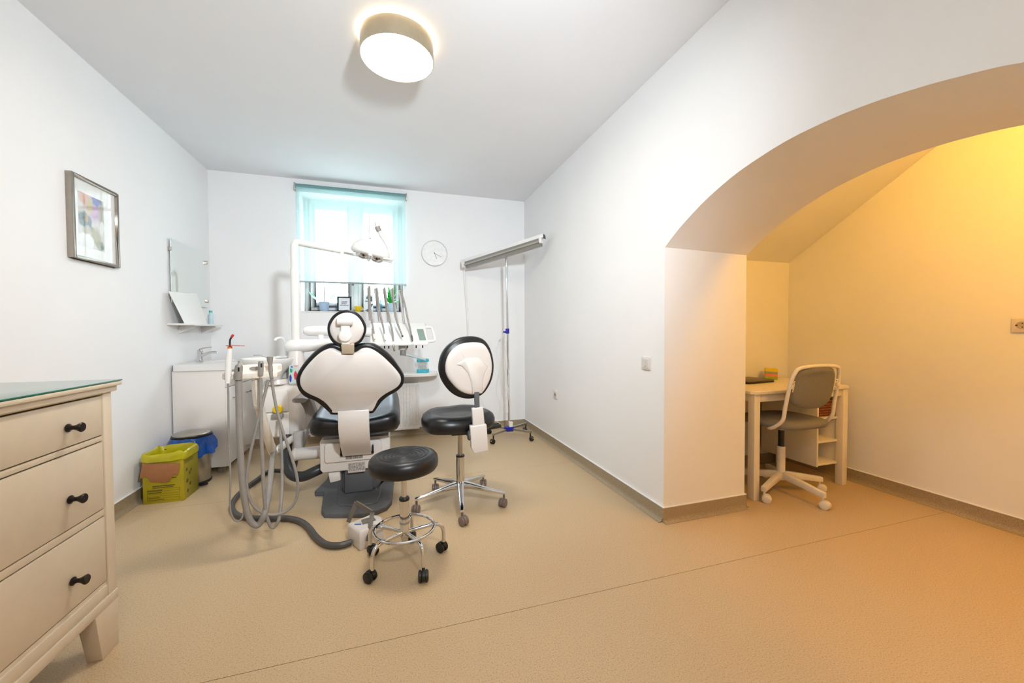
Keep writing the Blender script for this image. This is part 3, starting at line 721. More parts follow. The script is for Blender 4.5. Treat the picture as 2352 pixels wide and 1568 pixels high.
g.build('headrest_stem', white_b, dc)
G().pillow([hpt((412+42*math.cos(t), 245+40*math.sin(t)), .06) for t in [-i/24*2*PI for i in range(24)]], [(0, .03), (0, .060), (.006, .067), (.016, .069)], FH).build('headrest_knob', white_b, dc)
g = G(); bm_ = [bpt(p, .045) for p in [(388, 300), (468, 300), (468, 358), (392, 358)]]
g.pillow(bm_, [(0, .01), (0, .047)], FB)
g.build('headrest_bracket', beige_m, dc, bevel=.003)
# left armrest
G().pillow(ellipse(.045, .018, 24, 3), [(.005, -.16), (0, -.14), (0, .10), (.004, .115)], frame((-.555, 2.85, .705), (1, 0, 0), (0, 0, 1))).build('armrest_pad', armr_m, dc, bevel=0, ang=60)
ar = [(-.58, .70), (-.515, .70), (-.495, .66), (-.475, .58), (-.478, .52), (-.50, .50), (-.535, .51), (-.54, .56), (-.55, .63), (-.57, .67)]
G().pillow([v.to_2d() for v in catmull([(*p, 0) for p in ar], 3, True)], [(.004, -.04), (0, -.03), (0, .03), (.004, .04)], frame((0, 2.87, 0), (1, 0, 0), (0, 0, 1))).build('armrest_bracket', armr_m, dc)

# connecting tube between chair and unit
G().tube([(-.455, 2.96, .305), (-.55, 2.96, .303), (-.625, 2.965, .303)], [.043, .043, .043], 24, 4).build('connecting_tube', white_s, dc)
G().ball((-.632, 2.965, .303), .045, 24, (.6, 1, 1)).build('tube_end_cap', white_s, dc)
G().cyl((-.475, 2.958, .305), (-.452, 2.958, .305), .056, n=28).build('tube_flange', white_s, dc, bevel=.004)

# ================================================================== CUSPIDOR UNIT
cu = thing('cuspidor_unit', 'white dental unit cabinet with spittoon bowl left of the treatment chair', 'dental unit', (-.76, 3.3, .38))
rs = []
for z, x0, x1, ya, yb, p in [(.385, -.86, -.625, 3.14, 3.5, 5), (.39, -.875, -.61, 3.12, 3.52, 5), (.42, -.885, -.60, 3.11, 3.54, 5), (.58, -.895, -.59, 3.105, 3.56, 5), (.70, -.895, -.585, 3.11, 3.58, 5), (.745, -.89, -.59, 3.13, 3.58, 5), (.762, -.87, -.61, 3.16, 3.56, 5), (.765, -.84, -.64, 3.2, 3.53, 5)]:
    rs.append([(q.x, q.y, z) for q in ellipse((x1-x0)/2, (yb-ya)/2, 40, p, ((x0+x1)/2, (ya+yb)/2))])
G().rings(rs).build('unit_body', white_s, cu, ang=60)
B('front_panel', (-.865, 3.093, .575), (-.70, 3.11, .735), white_p, cu, bevel=.006, seg=3)
B('lower_panel', (-.865, 3.090, .40), (-.695, 3.11, .568), white_p, cu, bevel=.006, seg=3)
yc = M('yellow_filter_cap', '#e6bc00', .35)
ycap = atY(638, 940, 3.08)
G().pillow(ellipse(.030, .028, 24, 2.4), [(0, 0), (0, .016), (.005, .02)], frame((ycap.x, 3.092, ycap.z), (1, 0, 0), (0, 0, 1))).build('filter_cap', yc, cu)
B('hose_manifold', (ycap.x-.035, 3.05, ycap.z-.06), (ycap.x+.035, 3.092, ycap.z-.028), grey_p, cu, bevel=.006)
# bowl
bcx, bcy = -.835, 3.17
tb = T(bcx, bcy, 0)
G().lathe([(0, .80), (.075, .80), (.08, .81), (.10, .85), (.15, .91), (.165, .945), (.163, .955), (.15, .95), (.12, .90), (.06, .862), (0, .855)], 48, tb).build('spittoon_bowl', white_b, cu)
G().lathe([(0, .762), (.078, .762), (.082, .77), (.074, .80), (0, .802)], 36, T(-.79, 3.2, 0)).build('bowl_pedestal', white_s, cu)
B('tap_deck', (-.80, 3.26, .765), (-.69, 3.42, .945), white_s, cu, bevel=.02, seg=3)
G().tube([(-.745, 3.33, .94), (-.755, 3.33, 1.0), (-.765, 3.33, 1.06), (-.785, 3.32, 1.095), (-.815, 3.30, 1.09), (-.825, 3.29, 1.075)], [.017, .014, .011, .010, .010, .0095], 14, 6).build('cup_filler_spout', white_b, cu)
B('spout_base', (-.81, 3.24, .948), (-.70, 3.38, .962), white_b, cu, bevel=.005)
g = G(); g.cyl((-.665, 3.2, .74), (-.665, 3.2, 1.0), .058, .05, 32); g.build('mast_base', white_s, cu, bevel=.004)
# small carton standing on the unit
sb = thing('small_carton', 'small grey carton with a red heart and blue print beside the spittoon', 'carton', (-.60, 3.3, .766))
cm = M_print('carton_print', '#c3d2cd', [(.72, .45, .20, .26, '#cc3f4a', .3, 1), (.16, .3, .14, .22, '#2a3fae', .2, 1), (.25, .72, .16, .12, '#2aa58a', .3, 1), (.3, .92, .16, .05, '#5a56c0', .3, 1), (.75, .95, .25, .04, '#e39a94', .3, 1)])
ca, cb, cz0, cz1 = -.70, -.642, .7665, .9
G().box((ca, 3.135, cz0), (cb, 3.14, cz1)).build('front_print', cm, sb, uv=lambda p: ((p.x-ca)/(cb-ca), (p.z-cz0)/(cz1-cz0)))
B('carton_body', (ca, 3.14, cz0), (cb, 3.145, cz1), M('grey_carton', '#c9d2cf', .6), sb, bevel=0)

# grey stand pipe and the thick black supply hose below the unit
G().cyl((-.615, 2.975, .335), (-.615, 3.16, .40), .034, n=20).build('stand_pipe', grey_p, cu)
G().cyl((-.615, 2.985, .30), (-.615, 3.0, .45), .036, n=20).build('stand_pipe', M('pale_grey_pipe', '#b8b4b0', .4), cu)
hk = [atV(660, 1000, (-.69, 3.05)), atV(658, 1035, (-.68, 3.0)), atV(660, 1065, (-.66, 2.95)), atV(672, 1090, (-.62, 2.9)), atV(695, 1094, (-.55, 2.88)), atV(720, 1084, (-.48, 2.88)), atV(745, 1072, (-.42, 2.9))]
tag(G().tube(hk, .034, 16, 6).build('supply_hose', hose_k, loc=(-.6, 2.9, .15)), 'thick black supply hose looping between dental unit and chair base', 'hose')

# mast, delivery arm and operating light
ol = thing('operating_light', 'white dental operating light on a tall mast arm before the window', 'operating light', (-.665, 3.2, 1.0))
g = G(); g.ball((-.672, 3.2, 1.035), .062, 28, (1.15, 1, .85)); g.build('mast_joint', white_b, ol)
g = G(); g.tube([(-.665, 3.2, 1.05), (-.665, 3.2, 1.6)], .029, 20, 1); g.build('mast_sleeve', white_b, ol)
G().tube([(-.665, 3.2, 1.585), (-.665, 3.2, 1.74), (-.662, 3.2, 1.775), (-.645, 3.203, 1.795), (-.60, 3.212, 1.792), (-.48, 3.24, 1.776), (-.36, 3.27, 1.762)], [.025, .025, .026, .026, .025, .022, .019], 18, 5).build('mast_arm', white_b, ol)
def lp(px, py, y=3.28): return atY(px, py, y)
G().tube([lp(790, 580), lp(830, 588), lp(870, 596), lp(897, 601)], .010, 12, 3).build('handle_bar', white_b, ol)
for (a, b) in (((792, 570), (786, 588)), ((902, 595), (896, 611))):
    G().tube([lp(*a), lp((a[0]+b[0])/2-1, (a[1]+b[1])/2), lp(*b)], .007, 10, 3).build('grip', white_b, ol)
for (a, b) in (((792, 577), (812, 581)), ((880, 593), (902, 596))):
    G().tube([lp(*a, 3.25), lp(*b, 3.25)], .009, 10, 1).build('grip_sleeve', white_b, ol)
# white domed head with two chrome reflector lobes hanging below its rim
hc = lp(851, 583, 3.32)
FL_ = frame(hc, (1, .10, -.22), (0, 1, .10))          # x along the handle, z up out of the dome
G().lathe([(.128, -.018), (.142, -.012), (.150, 0), (.149, .018), (.140, .045), (.122, .068), (.116, .070), (.10, .088), (.06, .108), (.025, .114), (.02, .125), (0, .126), (0, .10), (.05, .095), (.10, .06), (.128, .0), (.128, -.018)], 48, FL_ @ Matrix.Diagonal((1, .85, 1, 1))).build('lamp_dome', white_b, ol, ang=40)
for s_ in (-1, 1):
    g = G(); g.ball((s_*.052, -.035, -.012), 1, 28, (.062, .055, .046))
    g.v = [FL_ @ v for v in g.v]; g.build('reflector', chrome, ol, ang=80)
G().tube([lp(858, 565, 3.22), lp(852, 580, 3.20), lp(848, 592, 3.20), lp(845, 598, 3.21)], [.013, .014, .015, .012], 14, 4).build('bulb_holder', white_b, ol)
G().tube([lp(849, 587, 3.19), lp(847, 594, 3.19)], .0135, 14, 1).build('bulb_cap', grey_p, ol)
G().tube([lp(898, 597, 3.30), lp(897, 582, 3.31), lp(888, 560, 3.33), lp(876, 540, 3.34), lp(868, 522, 3.34), lp(863, 508, 3.34)], [.010, .012, .016, .018, .019, .013], 14, 5).build('yoke_arm', M('pale_grey_plastic', '#d6d5d6', .35), ol)
G().tube([lp(870.5, 531, 3.335), lp(866.5, 521, 3.335)], .0205, 16, 1).build('yoke_band', grey_p, ol)
G().tube([lp(853, 548, 3.33), lp(853, 492, 3.34)], .020, 14, 1).build('head_post', white_b, ol)

# delivery table with five whip arms
dt = thing('delivery_table', 'white dental instrument table with five upright hoses behind the chair', 'instrument table', (.1, 3.3, 1.03))
G().tube([(-.665, 3.2, 1.035), (-.56, 3.2, 1.04), (-.40, 3.22, 1.05)], [.052, .044, .040], 24, 4).build('swing_arm', white_b, dt)
G().cyl((-.50, 3.21, 1.06), (-.50, 3.21, 1.12), .022, n=20).build('arm_pivot', white_b, dt, bevel=.003)
G().tube([(-.60, 3.21, 1.145), (-.585, 3.21, 1.146), (-.45, 3.23, 1.146), (-.25, 3.29, 1.14), (-.1, 3.36, 1.13)], [.02, .036, .038, .038, .036], 22, 4).build('balance_arm', white_b, dt)
# sloped table body
def tp(px, py, y): return atY(px, py, y)
prof = [(3.20, 1.028), (3.20, 1.055), (3.25, 1.075), (3.47, 1.21), (3.52, 1.215), (3.53, 1.05), (3.50, 1.03)]
G().pillow([Vector(p) for p in prof], [(.008, -.16), (0, -.15), (0, .285), (.008, .295)], frame((0, 0, 0), (0, 1, 0), (0, 0, 1))).build('table_body', white_b, dt, bevel=.004)
slope = Vector((0, .22, .135)).normalized()
FS = frame((0.0, 3.25, 1.0755), (1, 0, 0), slope)
def sp2(px, py): q = FS.inverted() @ atP(px, py, (0, 3.25, 1.0755), FS.to_3x3() @ Vector((0, 0, 1))); return Vector((q.x, q.y))
G().pillow([sp2(*p) for p in [(957, 756), (972, 756), (979, 782), (964, 783)]], [(0, 0), (0, .003)], FS).build('display', M('grey_green_display', '#7f948c', .25), dt)
G().tube([(.29, 3.24, 1.06), (.335, 3.24, 1.062), (.35, 3.28, 1.08), (.345, 3.42, 1.16), (.33, 3.45, 1.175), (.29, 3.45, 1.175)], .011, 10, 5).build('side_handle', white_b, dt)
G().cyl((.095, 3.32, .985), (.095, 3.32, 1.03), .034, n=24).build('table_pivot', M('pale_blue_grey', '#c9ced0', .4), dt, bevel=.003)
G().cyl((.095, 3.32, .945), (.095, 3.32, .985), .026, .022, n=24).build('pivot_shaft', grey_p, dt, bevel=.003)
G().tube([(.095, 3.32, .955), (.16, 3.34, .94), (.28, 3.38, .90)], [.013, .012, .009], 12, 4).build('side_arm', M('pale_blue_arm', '#cfdce0', .4), dt)
whip = [[(849, 660), (849, 690), (852, 725), (857, 755), (859, 768)], [(866, 664), (869, 690), (873, 720), (880, 750), (883, 768)], [(884, 664), (889, 700), (895, 735), (901, 760), (904, 790)],
        [(902, 665), (905, 700), (908, 725), (914, 745), (924, 771)], [(921, 668), (930, 700), (936, 730), (942, 755), (945, 770)]]
rod0 = [(846, 662), (862, 664), (882, 664), (899, 665), (918, 669)]
rodb = [(850, 736), (872, 738), (893, 739), (913, 741), (928, 743)]
tipc = M('instrument_steel', '#8c8783', .25, .8)
for k in range(5):
    a = tp(*rod0[k], 3.46); b = tp(*rodb[k], 3.47)
    w_ = G().tube([b, (a+b)/2+Vector((0, 0, .0)), a+Vector((0, 0, -.02)), a, a+Vector((0.004, -.02, .004))], [.010, .010, .009, .0085, .008], 12, 3).build('whip_arm', M('grey_whip', '#b9b7b6', .4), dt)
    pts = [tp(p[0], p[1], 3.44-.23*i/4) for i, p in enumerate(whip[k])]
    ho_ = G().tube([a+Vector((0.002, -.01, .002))]+pts, [.0075]*5+[.006], 14, 5).build('instrument_hose', hose_g, dt)
    e = pts[-1]; d_ = (pts[-1]-pts[-2]).normalized()
    if k != 3:
        G().tube([e, e+d_*.03, e+d_*.06], [.008, .009, .006], 12, 3).build('handpiece', white_p if k < 2 else tipc, ho_)
    else: G().tube([e, e+d_*.008], .0075, 12, 1).build('hose_tip', black_p, ho_)
for px in (883, 893, 936, 956, 971):
    q = tp(px, 797, 3.21); G().cyl((q.x, 3.215, 1.03), (q.x, 3.215, 1.006), .005, n=10).build('holder_peg', black_p, dt)

# ================================================================== ASSISTANT TRAY and its instruments
at_ = thing('assistant_tray', 'narrow white instrument holder on a swivel arm left of the chair', 'instrument holder', (-.66, 2.3, .9))
G().pillow([Vector(p) for p in [(-.80, 2.262), (-.79, 2.248), (-.58, 2.272), (-.565, 2.287), (-.565, 2.37), (-.58, 2.382), (-.70, 2.38), (-.79, 2.315)]], [(.004, .902), (0, .908), (0, .928), (.005, .935)]).build('holder_plate', warm_w, at_)
G().pillow([Vector(p) for p in [(-.745, 2.325), (-.575, 2.335), (-.565, 2.385), (-.59, 2.40), (-.73, 2.395)]], [(0, .93), (0, .958), (.006, .966)]).build('control_panel', warm_w, at_)
q = atV(575, 855, (-.67, 2.24))
G().pillow(ellipse(.021, .0095, 24), [(0, 0), (0, .002)], frame((q.x-.008, 2.3245, .948), (1, .06, 0), (0, 0, 1))).build('keypad', grey_p, at_)
G().tube([(-.665, 2.31, .91), (-.667, 2.32, .84), (-.67, 2.35, .74)], [.024, .024, .022], 4, 3).build('drop_post', warm_w, at_)
G().tube([(-.668, 2.345, .76), (-.672, 2.46, .60), (-.69, 2.64, .44), (-.715, 2.78, .37)], [.021, .024, .024, .023], 12, 4).build('swivel_arm', warm_w, at_)
G().tube([(-.718, 2.78, .37), (-.69, 2.90, .385), (-.66, 3.05, .40), (-.66, 3.14, .41)], [.024, .023, .022, .022], 12, 4).build('rear_arm', warm_w, at_)
AV = (-.68, 2.262)
def av(px, py, dy=0.): return atV(px, py, (AV[0], AV[1]+dy))
def hose(name, pts, r, mat, label, cat, par=None):
    ps = [av(*p) for p in pts]
    if par is not None: return G().tube(ps, r, 16, 6).build(name, mat, par, ang=60)
    return tag(G().tube(ps, r, 10, 6).build(name, mat, loc=ps[0]), label, cat)
# curing light
q = av(526, 862)
cg = thing('curing_light', 'white dental curing light with curved black tip and red shield in the holder', 'curing light', q)
orange = M('orange_ring', '#e07a2c', .35)
G().tube([av(523, 880), av(524, 860), av(525, 835), av(527, 815), av(528, 805), av(528, 800)], [.011, .014, .0145, .0135, .0125, .010], 18, 4).build('grip', white_b, cg)
G().tube([av(528, 803), av(528, 795)], [.011, .009], 16, 1).build('orange_collar', orange, cg)
G().tube([av(528, 797), av(528, 787), av(529, 779), av(533, 773)], .0042, 12, 5).build('light_guide', black_p, cg)
G().tube([av(531.5, 774.5), av(536, 768)], .0055, 12, 1).build('red_tip', M('red_tip', '#b8202a', .35), cg)
q = av(528, 794); e = av(562, 795)
G().lathe([(0, 0), (.016, 0), (.018, .002), (0, .003)], 24, Matrix.Translation(q)).build('shield_mount', M('red_brown_disc', '#8c2f1a', .4), cg)
G().box((-.002, -.030, 0), ((e-q).length, .030, .0016), frame(q+Vector((0, 0, .002)), (e-q), Vector((0, 1, 0))-(e-q).normalized()*(e-q).normalized().y)).build('red_shield', M('red_acrylic_shield', '#a8182c', .2), cg)
hose('cord', [(523, 878), (524, 900), (525, 960), (526, 1030), (529, 1080), (529, 1120), (528, 1150), (530, 1175), (537, 1192), (546, 1197), (555, 1190), (560, 1172, .01), (559, 1140, .03), (556, 1095, .03), (553, 1050, .03), (550, 980, .03), (549, 920, .03), (549, 880, .03)], .0042, hose_g, '', '', cg)
# large suction
q = av(549, 858)
s1 = thing('suction_handpiece', 'thick grey suction hose with stubby valve hanging from the holder', 'suction hose', q)
G().tube([av(547, 872, -.012), av(548, 850, -.012), av(549, 840, -.012), av(549, 836, -.012), av(549, 834, -.012), av(549, 828, -.012)], [.0165, .0175, .016, .009, .0055, .0055], 16, 3).build('valve_body', grey_p, s1)
B('valve_switch', tuple(av(546.5, 853, -.03)-Vector((0, .002, 0))), tuple(av(550.5, 843, -.028)+Vector((0, .006, 0))), black_p, s1, bevel=.0005)
hose('hose', [(548, 870), (549, 920), (550, 980), (553, 1050), (557, 1110), (564, 1160), (575, 1195), (588, 1206), (598, 1200), (608, 1178), (616, 1140, .05), (622, 1090, .18), (626, 1050, .34), (629, 1026, .46)], .0150, hose_g, '', '', s1)
# small suction
q = av(599, 855)
s2 = thing('saliva_ejector', 'slim grey saliva ejector with long hose hanging in the holder', 'suction hose', q)
G().tube([av(598.5, 862, -.015), av(599, 850, -.015), av(599, 835, -.015), av(599, 829, -.015)], [.0115, .0125, .0125, .010], 14, 3).build('valve_body', grey_p, s2)
B('valve_switch', tuple(av(599, 843, -.03)-Vector((0, .001, 0))), tuple(av(602, 834, -.028)+Vector((0, .006, 0))), black_p, s2, bevel=.0005)
hose('hose', [(598, 862), (599, 920), (600, 990), (603, 1060), (606, 1130), (612, 1180), (622, 1208), (632, 1208), (641, 1190), (646, 1150, .06), (648, 1100, .2), (647, 1040, .42), (644, 990, .64), (640, 962, .78)], .0085, hose_g, '', '', s2)
# air-water syringe
q = av(622, 850)
s3 = thing('air_water_syringe', 'grey air-water syringe with thin bent nozzle in the holder', 'syringe', q)
G().tube([av(624, 868, -.01), av(622, 852, -.01), av(621, 838, -.01), av(620, 826, -.01), av(620, 819, -.01)], [.009, .0105, .0095, .014, .015], 14, 4).build('syringe_body', grey_p, s3)
G().tube([av(614, 821, -.01), av(606, 818, -.01), av(597, 815, -.01), av(582, 816, -.01)], .0022, 8, 4).build('nozzle', steel, s3)
hose('hose', [(624, 868), (628, 900), (637, 945), (650, 992), (667, 1040), (681, 1090), (684, 1125), (676, 1155), (655, 1175), (628, 1182), (602, 1177), (580, 1158), (568, 1125), (567, 1090), (575, 1040), (588, 985), (602, 930), (613, 885), (616, 872)], .0072, hose_g, '', '', s3)

# ================================================================== FOOT CONTROL and its hose
fc = thing('foot_control', 'white foot control box with bent metal bail on the floor behind the stool', 'foot pedal', (-.17, 2.2, 0))
ft = [(-.165, 2.13), (-.235, 2.255), (-.115, 2.335), (-.055, 2.28), (-.05, 2.215)]
G().pillow([Vector(p) for p in ft], [(.004, .0), (0, .006), (0, .085), (.004, .095), (.010, .10)]).build('pedal_body', white_s, fc)
G().pillow([Vector(p) for p in [(-.155, 2.21), (-.165, 2.26), (-.105, 2.28), (-.09, 2.24)]], [(0, .10), (0, .106), (.004, .108)]).build('pedal_button', armr_m, fc)
G().box((-.018, -.006, 0), (.018, .006, .0012), T(-.18, 2.222, .10) @ RZ(-.25)).build('blue_sticker', M('blue_sticker', '#3d6ea8', .5), fc)
def bail(p, q, w=.011, th=.004):
    p, q = Vector(p), Vector(q); d = (q-p).normalized(); s_ = d.cross(Vector((.3, .9, .2))).normalized(); n_ = d.cross(s_)
    return [[c+s_*a*w+n_*b*th for a, b in ((-1, -1), (1, -1), (1, 1), (-1, 1))] for c in (p, q)]
pA, pB, pC, pD = (-.235, 2.30, .085), (-.19, 2.26, .205), (-.105, 2.20, .165), (-.125, 2.145, .04)
for a, b in ((pA, pB), (pB, pC), (pC, pD)): G().rings(bail(a, b)).build('bail', armr_m, fc, bevel=.001)
fh = [atZ(x, y, .02) for x, y in [(650, 1050), (640, 1065), (620, 1082), (590, 1102), (560, 1124), (540, 1145), (533, 1165), (545, 1182), (575, 1189), (620, 1190), (660, 1190), (690, 1197), (710, 1212), (727, 1234), (750, 1250), (780, 1252), (806, 1245)]]
fh[0] = Vector((-.66, 3.1, .30)); fh[1] = Vector((-.72, 3.28, .10))
tag(G().tube(fh, .0165, 14, 6).build('foot_control_hose', hose_d, loc=fh[8], ang=60), 'dark grey hose snaking over the floor to the foot control', 'hose')

# ================================================================== ROUND STOOL (foreground)
sx, sy = .055, 1.972
so_ = thing('round_stool', 'round black stool with chrome foot ring and five black casters in front', 'stool', (sx, sy, 0))
tm = T(sx, sy, 0) @ T(0, 0, .5) @ RY(math.radians(-1.5)) @ T(0, 0, -.5)
pr_ = [(0, .452), (.135, .452), (.155, .457), (.164, .470), (.1665, .495), (.163, .515), (.152, .528), (.135, .5335)]
for k, r0 in enumerate([.125, .105, .086, .067, .049]):
    pr_ += [(r0, .5335-.001*k), (r0-.005, .528-.001*k), (r0-.009, .528-.001*k), (r0-.013, .5325-.001*k)]
pr_ += [(.03, .5295), (.025, .5255), (0, .5245)]
G().lathe(pr_, 56, tm).build('seat_cushion', black_l, so_, ang=80)
G().lathe([(0, .438), (.10, .438), (.11, .442), (.11, .453), (0, .453)], 32, T(sx, sy, 0)).build('seat_plate', black_p, so_)
G().tube([(sx-.03, sy-.02, .444), (sx-.09, sy-.07, .44), (sx-.125, sy-.095, .415)], [.004, .004, .006], 10, 4).build('height_lever', black_p, so_)
G().cyl((sx, sy, .30), (sx, sy, .44), .0125, n=20).build('gas_piston', chrome, so_)
G().lathe([(0, .305), (.024, .305), (.025, .309), (.025, .316), (.022, .32), (0, .32)], 28, T(sx, sy, 0)).build('upper_collar', black_p, so_)
G().lathe([(0, .195), (.0225, .195), (.0225, .306), (0, .306)], 28, T(sx, sy, 0)).build('outer_column', chrome, so_)
G().lathe([(0, .19), (.024, .19), (.024, .2), (0, .2)], 28, T(sx, sy, 0)).build('lower_collar', grey_p, so_)
G().lathe([(0, .105), (.016, .105), (.02, .12), (.025, .14), (.025, .15), (.0225, .152), (.0225, .19), (0, .19)], 28, T(sx, sy, 0)).build('hub', chrome, so_)
G().ring(.143, .0072, 56, 10, T(sx, sy, .165)).build('foot_ring', chrome, so_)
for k in range(5):
    a = math.radians(5+72*k); c_, s_ = math.cos(a), math.sin(a)
    f = lambda r, z: (sx+c_*r, sy+s_*r, z)
    G().tube([f(.012, .146), f(.08, .153), f(.14, .156), f(.175, .147), f(.192, .118), f(.194, .075), f(.194, .058)], .0095, 12, 5).build('leg', chrome, so_)
    caster(so_, sx+c_*.194, sy+s_*.194, a+2.2+.9*k, black_p, .026, .066)

# ================================================================== OPERATOR CHAIR
ox, oy = .43, 2.535
oc = thing('operator_chair', 'black swivel chair with white shelled oval backrest and chrome star base', 'chair', (ox, oy, 0))
for k in range(5):
    a = math.radians(-98+72*k); c_, s_ = math.cos(a), math.sin(a)
    f = lambda r, z: Vector((ox+c_*r, oy+s_*r, z))
    pv = Vector((-s_, c_, 0)); rs = []
    for r0, z, w, h in [(.02, .125, .026, .024), (.07, .122, .022, .019), (.15, .108, .018, .014), (.23, .094, .015, .011), (.285, .087, .014, .010), (.302, .084, .012, .007)]:
        rs.append([f(r0, z)+pv*w*x+Vector((0, 0, h*y)) for x, y in [(math.copysign(abs(math.cos(t))**.6, math.cos(t)), math.copysign(abs(math.sin(t))**.6, math.sin(t))) for t in [2*PI*i/14 for i in range(14)]]])
    G().rings(rs).build('base_arm', chrome, oc)
    caster(oc, ox+c_*.291, oy+s_*.291, a+(.6, -1.9, .5, 2.6, 1.0)[k], brown_c, .027, .084)
G().lathe([(0, .10), (.03, .10), (.034, .115), (.034, .145), (.0275, .152), (.0275, .312), (0, .312)], 28, T(ox, oy, 0)).build('outer_column', chrome, oc)
G().lathe([(0, .312), (.0285, .312), (.0285, .322), (0, .322)], 24, T(ox, oy, 0)).build('column_collar', black_p, oc)
G().cyl((ox, oy, .32), (ox, oy, .50), .0155, n=20).build('gas_piston', steel, oc)
# saddle shaped seat
FSe = T(.415, 2.545, .5) @ RZ(math.radians(14))
seat_out = [v.to_2d() for v in catmull([(-.235, -.04, 0), (-.21, -.13, 0), (-.12, -.185, 0), (0, -.2, 0), (.12, -.185, 0), (.21, -.13, 0), (.235, -.03, 0), (.215, .09, 0), (.13, .175, 0), (.04, .19, 0), (0, .185, 0), (-.04, .19, 0), (-.13, .175, 0), (-.215, .09, 0)], 4, True)]
rs = []
for d, z, sg in [(.045, .0, 0), (.015, .008, .0), (.002, .03, .2), (0, .055, .5), (.012, .080, .8), (.035, .096, 1), (.075, .097, 1), (.12, .090, 1)]:
    q = seat_out
    rs.append([((p.x*(1-d/.235)), (p.y*(1-d/.2)), z+sg*(.03*((p.y*(1-d/.2))/.2) if p.y > 0 else -.004*((p.y)/.2))+sg*.018*(abs(p.x*(1-d/.235))/.235)**2) for p in q])
G().rings(rs, m=FSe).build('seat_cushion', black_l, oc, ang=80)
B('seat_mechanism', (ox-.07, oy-.09, .474), (ox+.09, oy+.08, .505), black_p, oc, bevel=.008)
for a, b in ((.10, .03), (.12, -.03)):
    G().tube([(ox+.05, oy+b, .485), (ox+.14, oy+a*.4+b, .475), (ox+.20, oy+a*.5+b, .478), (ox+.29, oy+a*.6+b, .482)], [.005, .006, .014, .012], 10, 4).build('adjust_lever', black_p, oc)
# back carrier
G().tube([(ox+.03, oy-.05, .487), (.49, 2.40, .47), (.515, 2.345, .48)], [.016, .018, .016], 12, 3).build('back_carrier', black_p, oc)
G().lathe([(0, 0), (.026, 0), (.03, .006), (.03, .026), (.024, .032), (0, .033)], 20, frame((.475, 2.335, .50), (0, 1, 0), (0, 0, 1)) @ RY(PI)).build('tension_knob', dark_g, oc)
def opx(px, py, y=2.31): return atY(px, py, y)
def slab(name, px, y, th, mat, bev=.006):
    q = [opx(*p, y) for p in px]
    return G().pillow([Vector((v.x, v.z)) for v in q], [(0, -th), (0, 0)], frame((0, y, 0), (1, 0, 0), (0, 0, 1))).build(name, mat, oc, bevel=bev, seg=3)
slab('lower_cover', [(1080, 979), (1118, 974), (1122, 1036), (1090, 1042), (1083, 1030)], 2.295, .045, white_s)
slab('upper_cover', [(1084, 938), (1110, 934), (1114, 978), (1087, 982)], 2.302, .035, white_s)
slab('back_post', [(1089, 900), (1101, 900), (1102, 940), (1091, 940)], 2.31, .012, dark_g, .002)
# oval backrest, turned a little
bo2 = Vector((.44, 2.315, .92)); bx2 = Vector((math.cos(.20), math.sin(.20), 0)); bz2 = Vector((0, -.10, 1)).normalized()
FO = frame(bo2, bx2, bz2); FOn = FO.to_3x3() @ Vector((0, 0, 1)); FOi = FO.inverted()
def op2(p, off=0.):
    q = FOi @ atP(920+p[0]*.319, 740+p[1]*.319, bo2+FOn*off, FOn); return Vector((q.x, q.y))
o1 = [(490, 103), (560, 107), (610, 130), (648, 185), (670, 260), (675, 330), (665, 400), (640, 460), (600, 515), (545, 545), (485, 553), (420, 540), (360, 500), (310, 435), (285, 370), (283, 310), (300, 240), (340, 175), (410, 122)]
o2 = [(500, 146), (560, 146), (605, 160), (640, 210), (658, 270), (662, 335), (650, 400), (630, 450), (600, 500), (580, 515), (525, 524), (470, 515), (420, 490), (370, 440), (335, 385), (325, 330), (335, 265), (370, 205), (430, 160)]
G().pillow([v.to_2d() for v in catmull([(*op2(p, -.01), 0) for p in o1], 3, True)], [(.05, -.075), (.02, -.07), (.005, -.055), (0, -.035), (.002, -.015), (.010, -.003)], FO).build('backrest_pad', black_l, oc, ang=70)
sh2 = G().pillow([v.to_2d() for v in catmull([(*op2(p, .01), 0) for p in o2], 3, True)], [(.004, -.012), (0, 0), (.004, .010), (.013, .017), (.03, .021)], FO).build('backrest_shell', white_s, oc, ang=70)
rib = [op2(p, .02) for p in [(395, 305), (440, 320), (480, 365), (505, 430), (515, 520), (590, 512), (592, 430), (605, 370), (630, 320)]]
G().pillow([Vector(p) for p in rib]+[op2((560, 250), .02), op2((470, 255), .02)], [(.0, .012), (.002, .022), (.010, .028)], FO).build('shell_spine', white_s, oc, ang=60)

# ================================================================== BACK WALL: clock, radiator, shelf, model
ck = thing('wall_clock', 'round minimal white wall clock with two thin hands right of the window', 'clock', (.475, D, 2.01))
FC = frame((.475, D, 2.01), (1, 0, 0), (0, 0, 1))
G().lathe([(0, 0), (.138, 0), (.14, .003), (.14, .02), (.134, .022), (.133, .012), (0, .012)], 56, FC).build('clock_face', M('white_clock_face', '#ecebea', .4), ck)
G().ring(.139, .0028, 64, 8, FC @ T(0, 0, .021)).build('clock_rim', M('clear_grey_rim', '#dcdcde', .15), ck)
for ln, an, w in ((.085, -.48, .0035), (.062, -1.18, .005)):
    G().box((-.01, -w/2, .0145), (ln, w/2, .0158), FC @ RZ(an)).build('clock_hand', M('grey_hand', '#8a8c8f', .4), ck)
G().lathe([(0, .012), (.006, .012), (.006, .018), (0, .018)], 16, FC).build('hub', grey_p, ck)

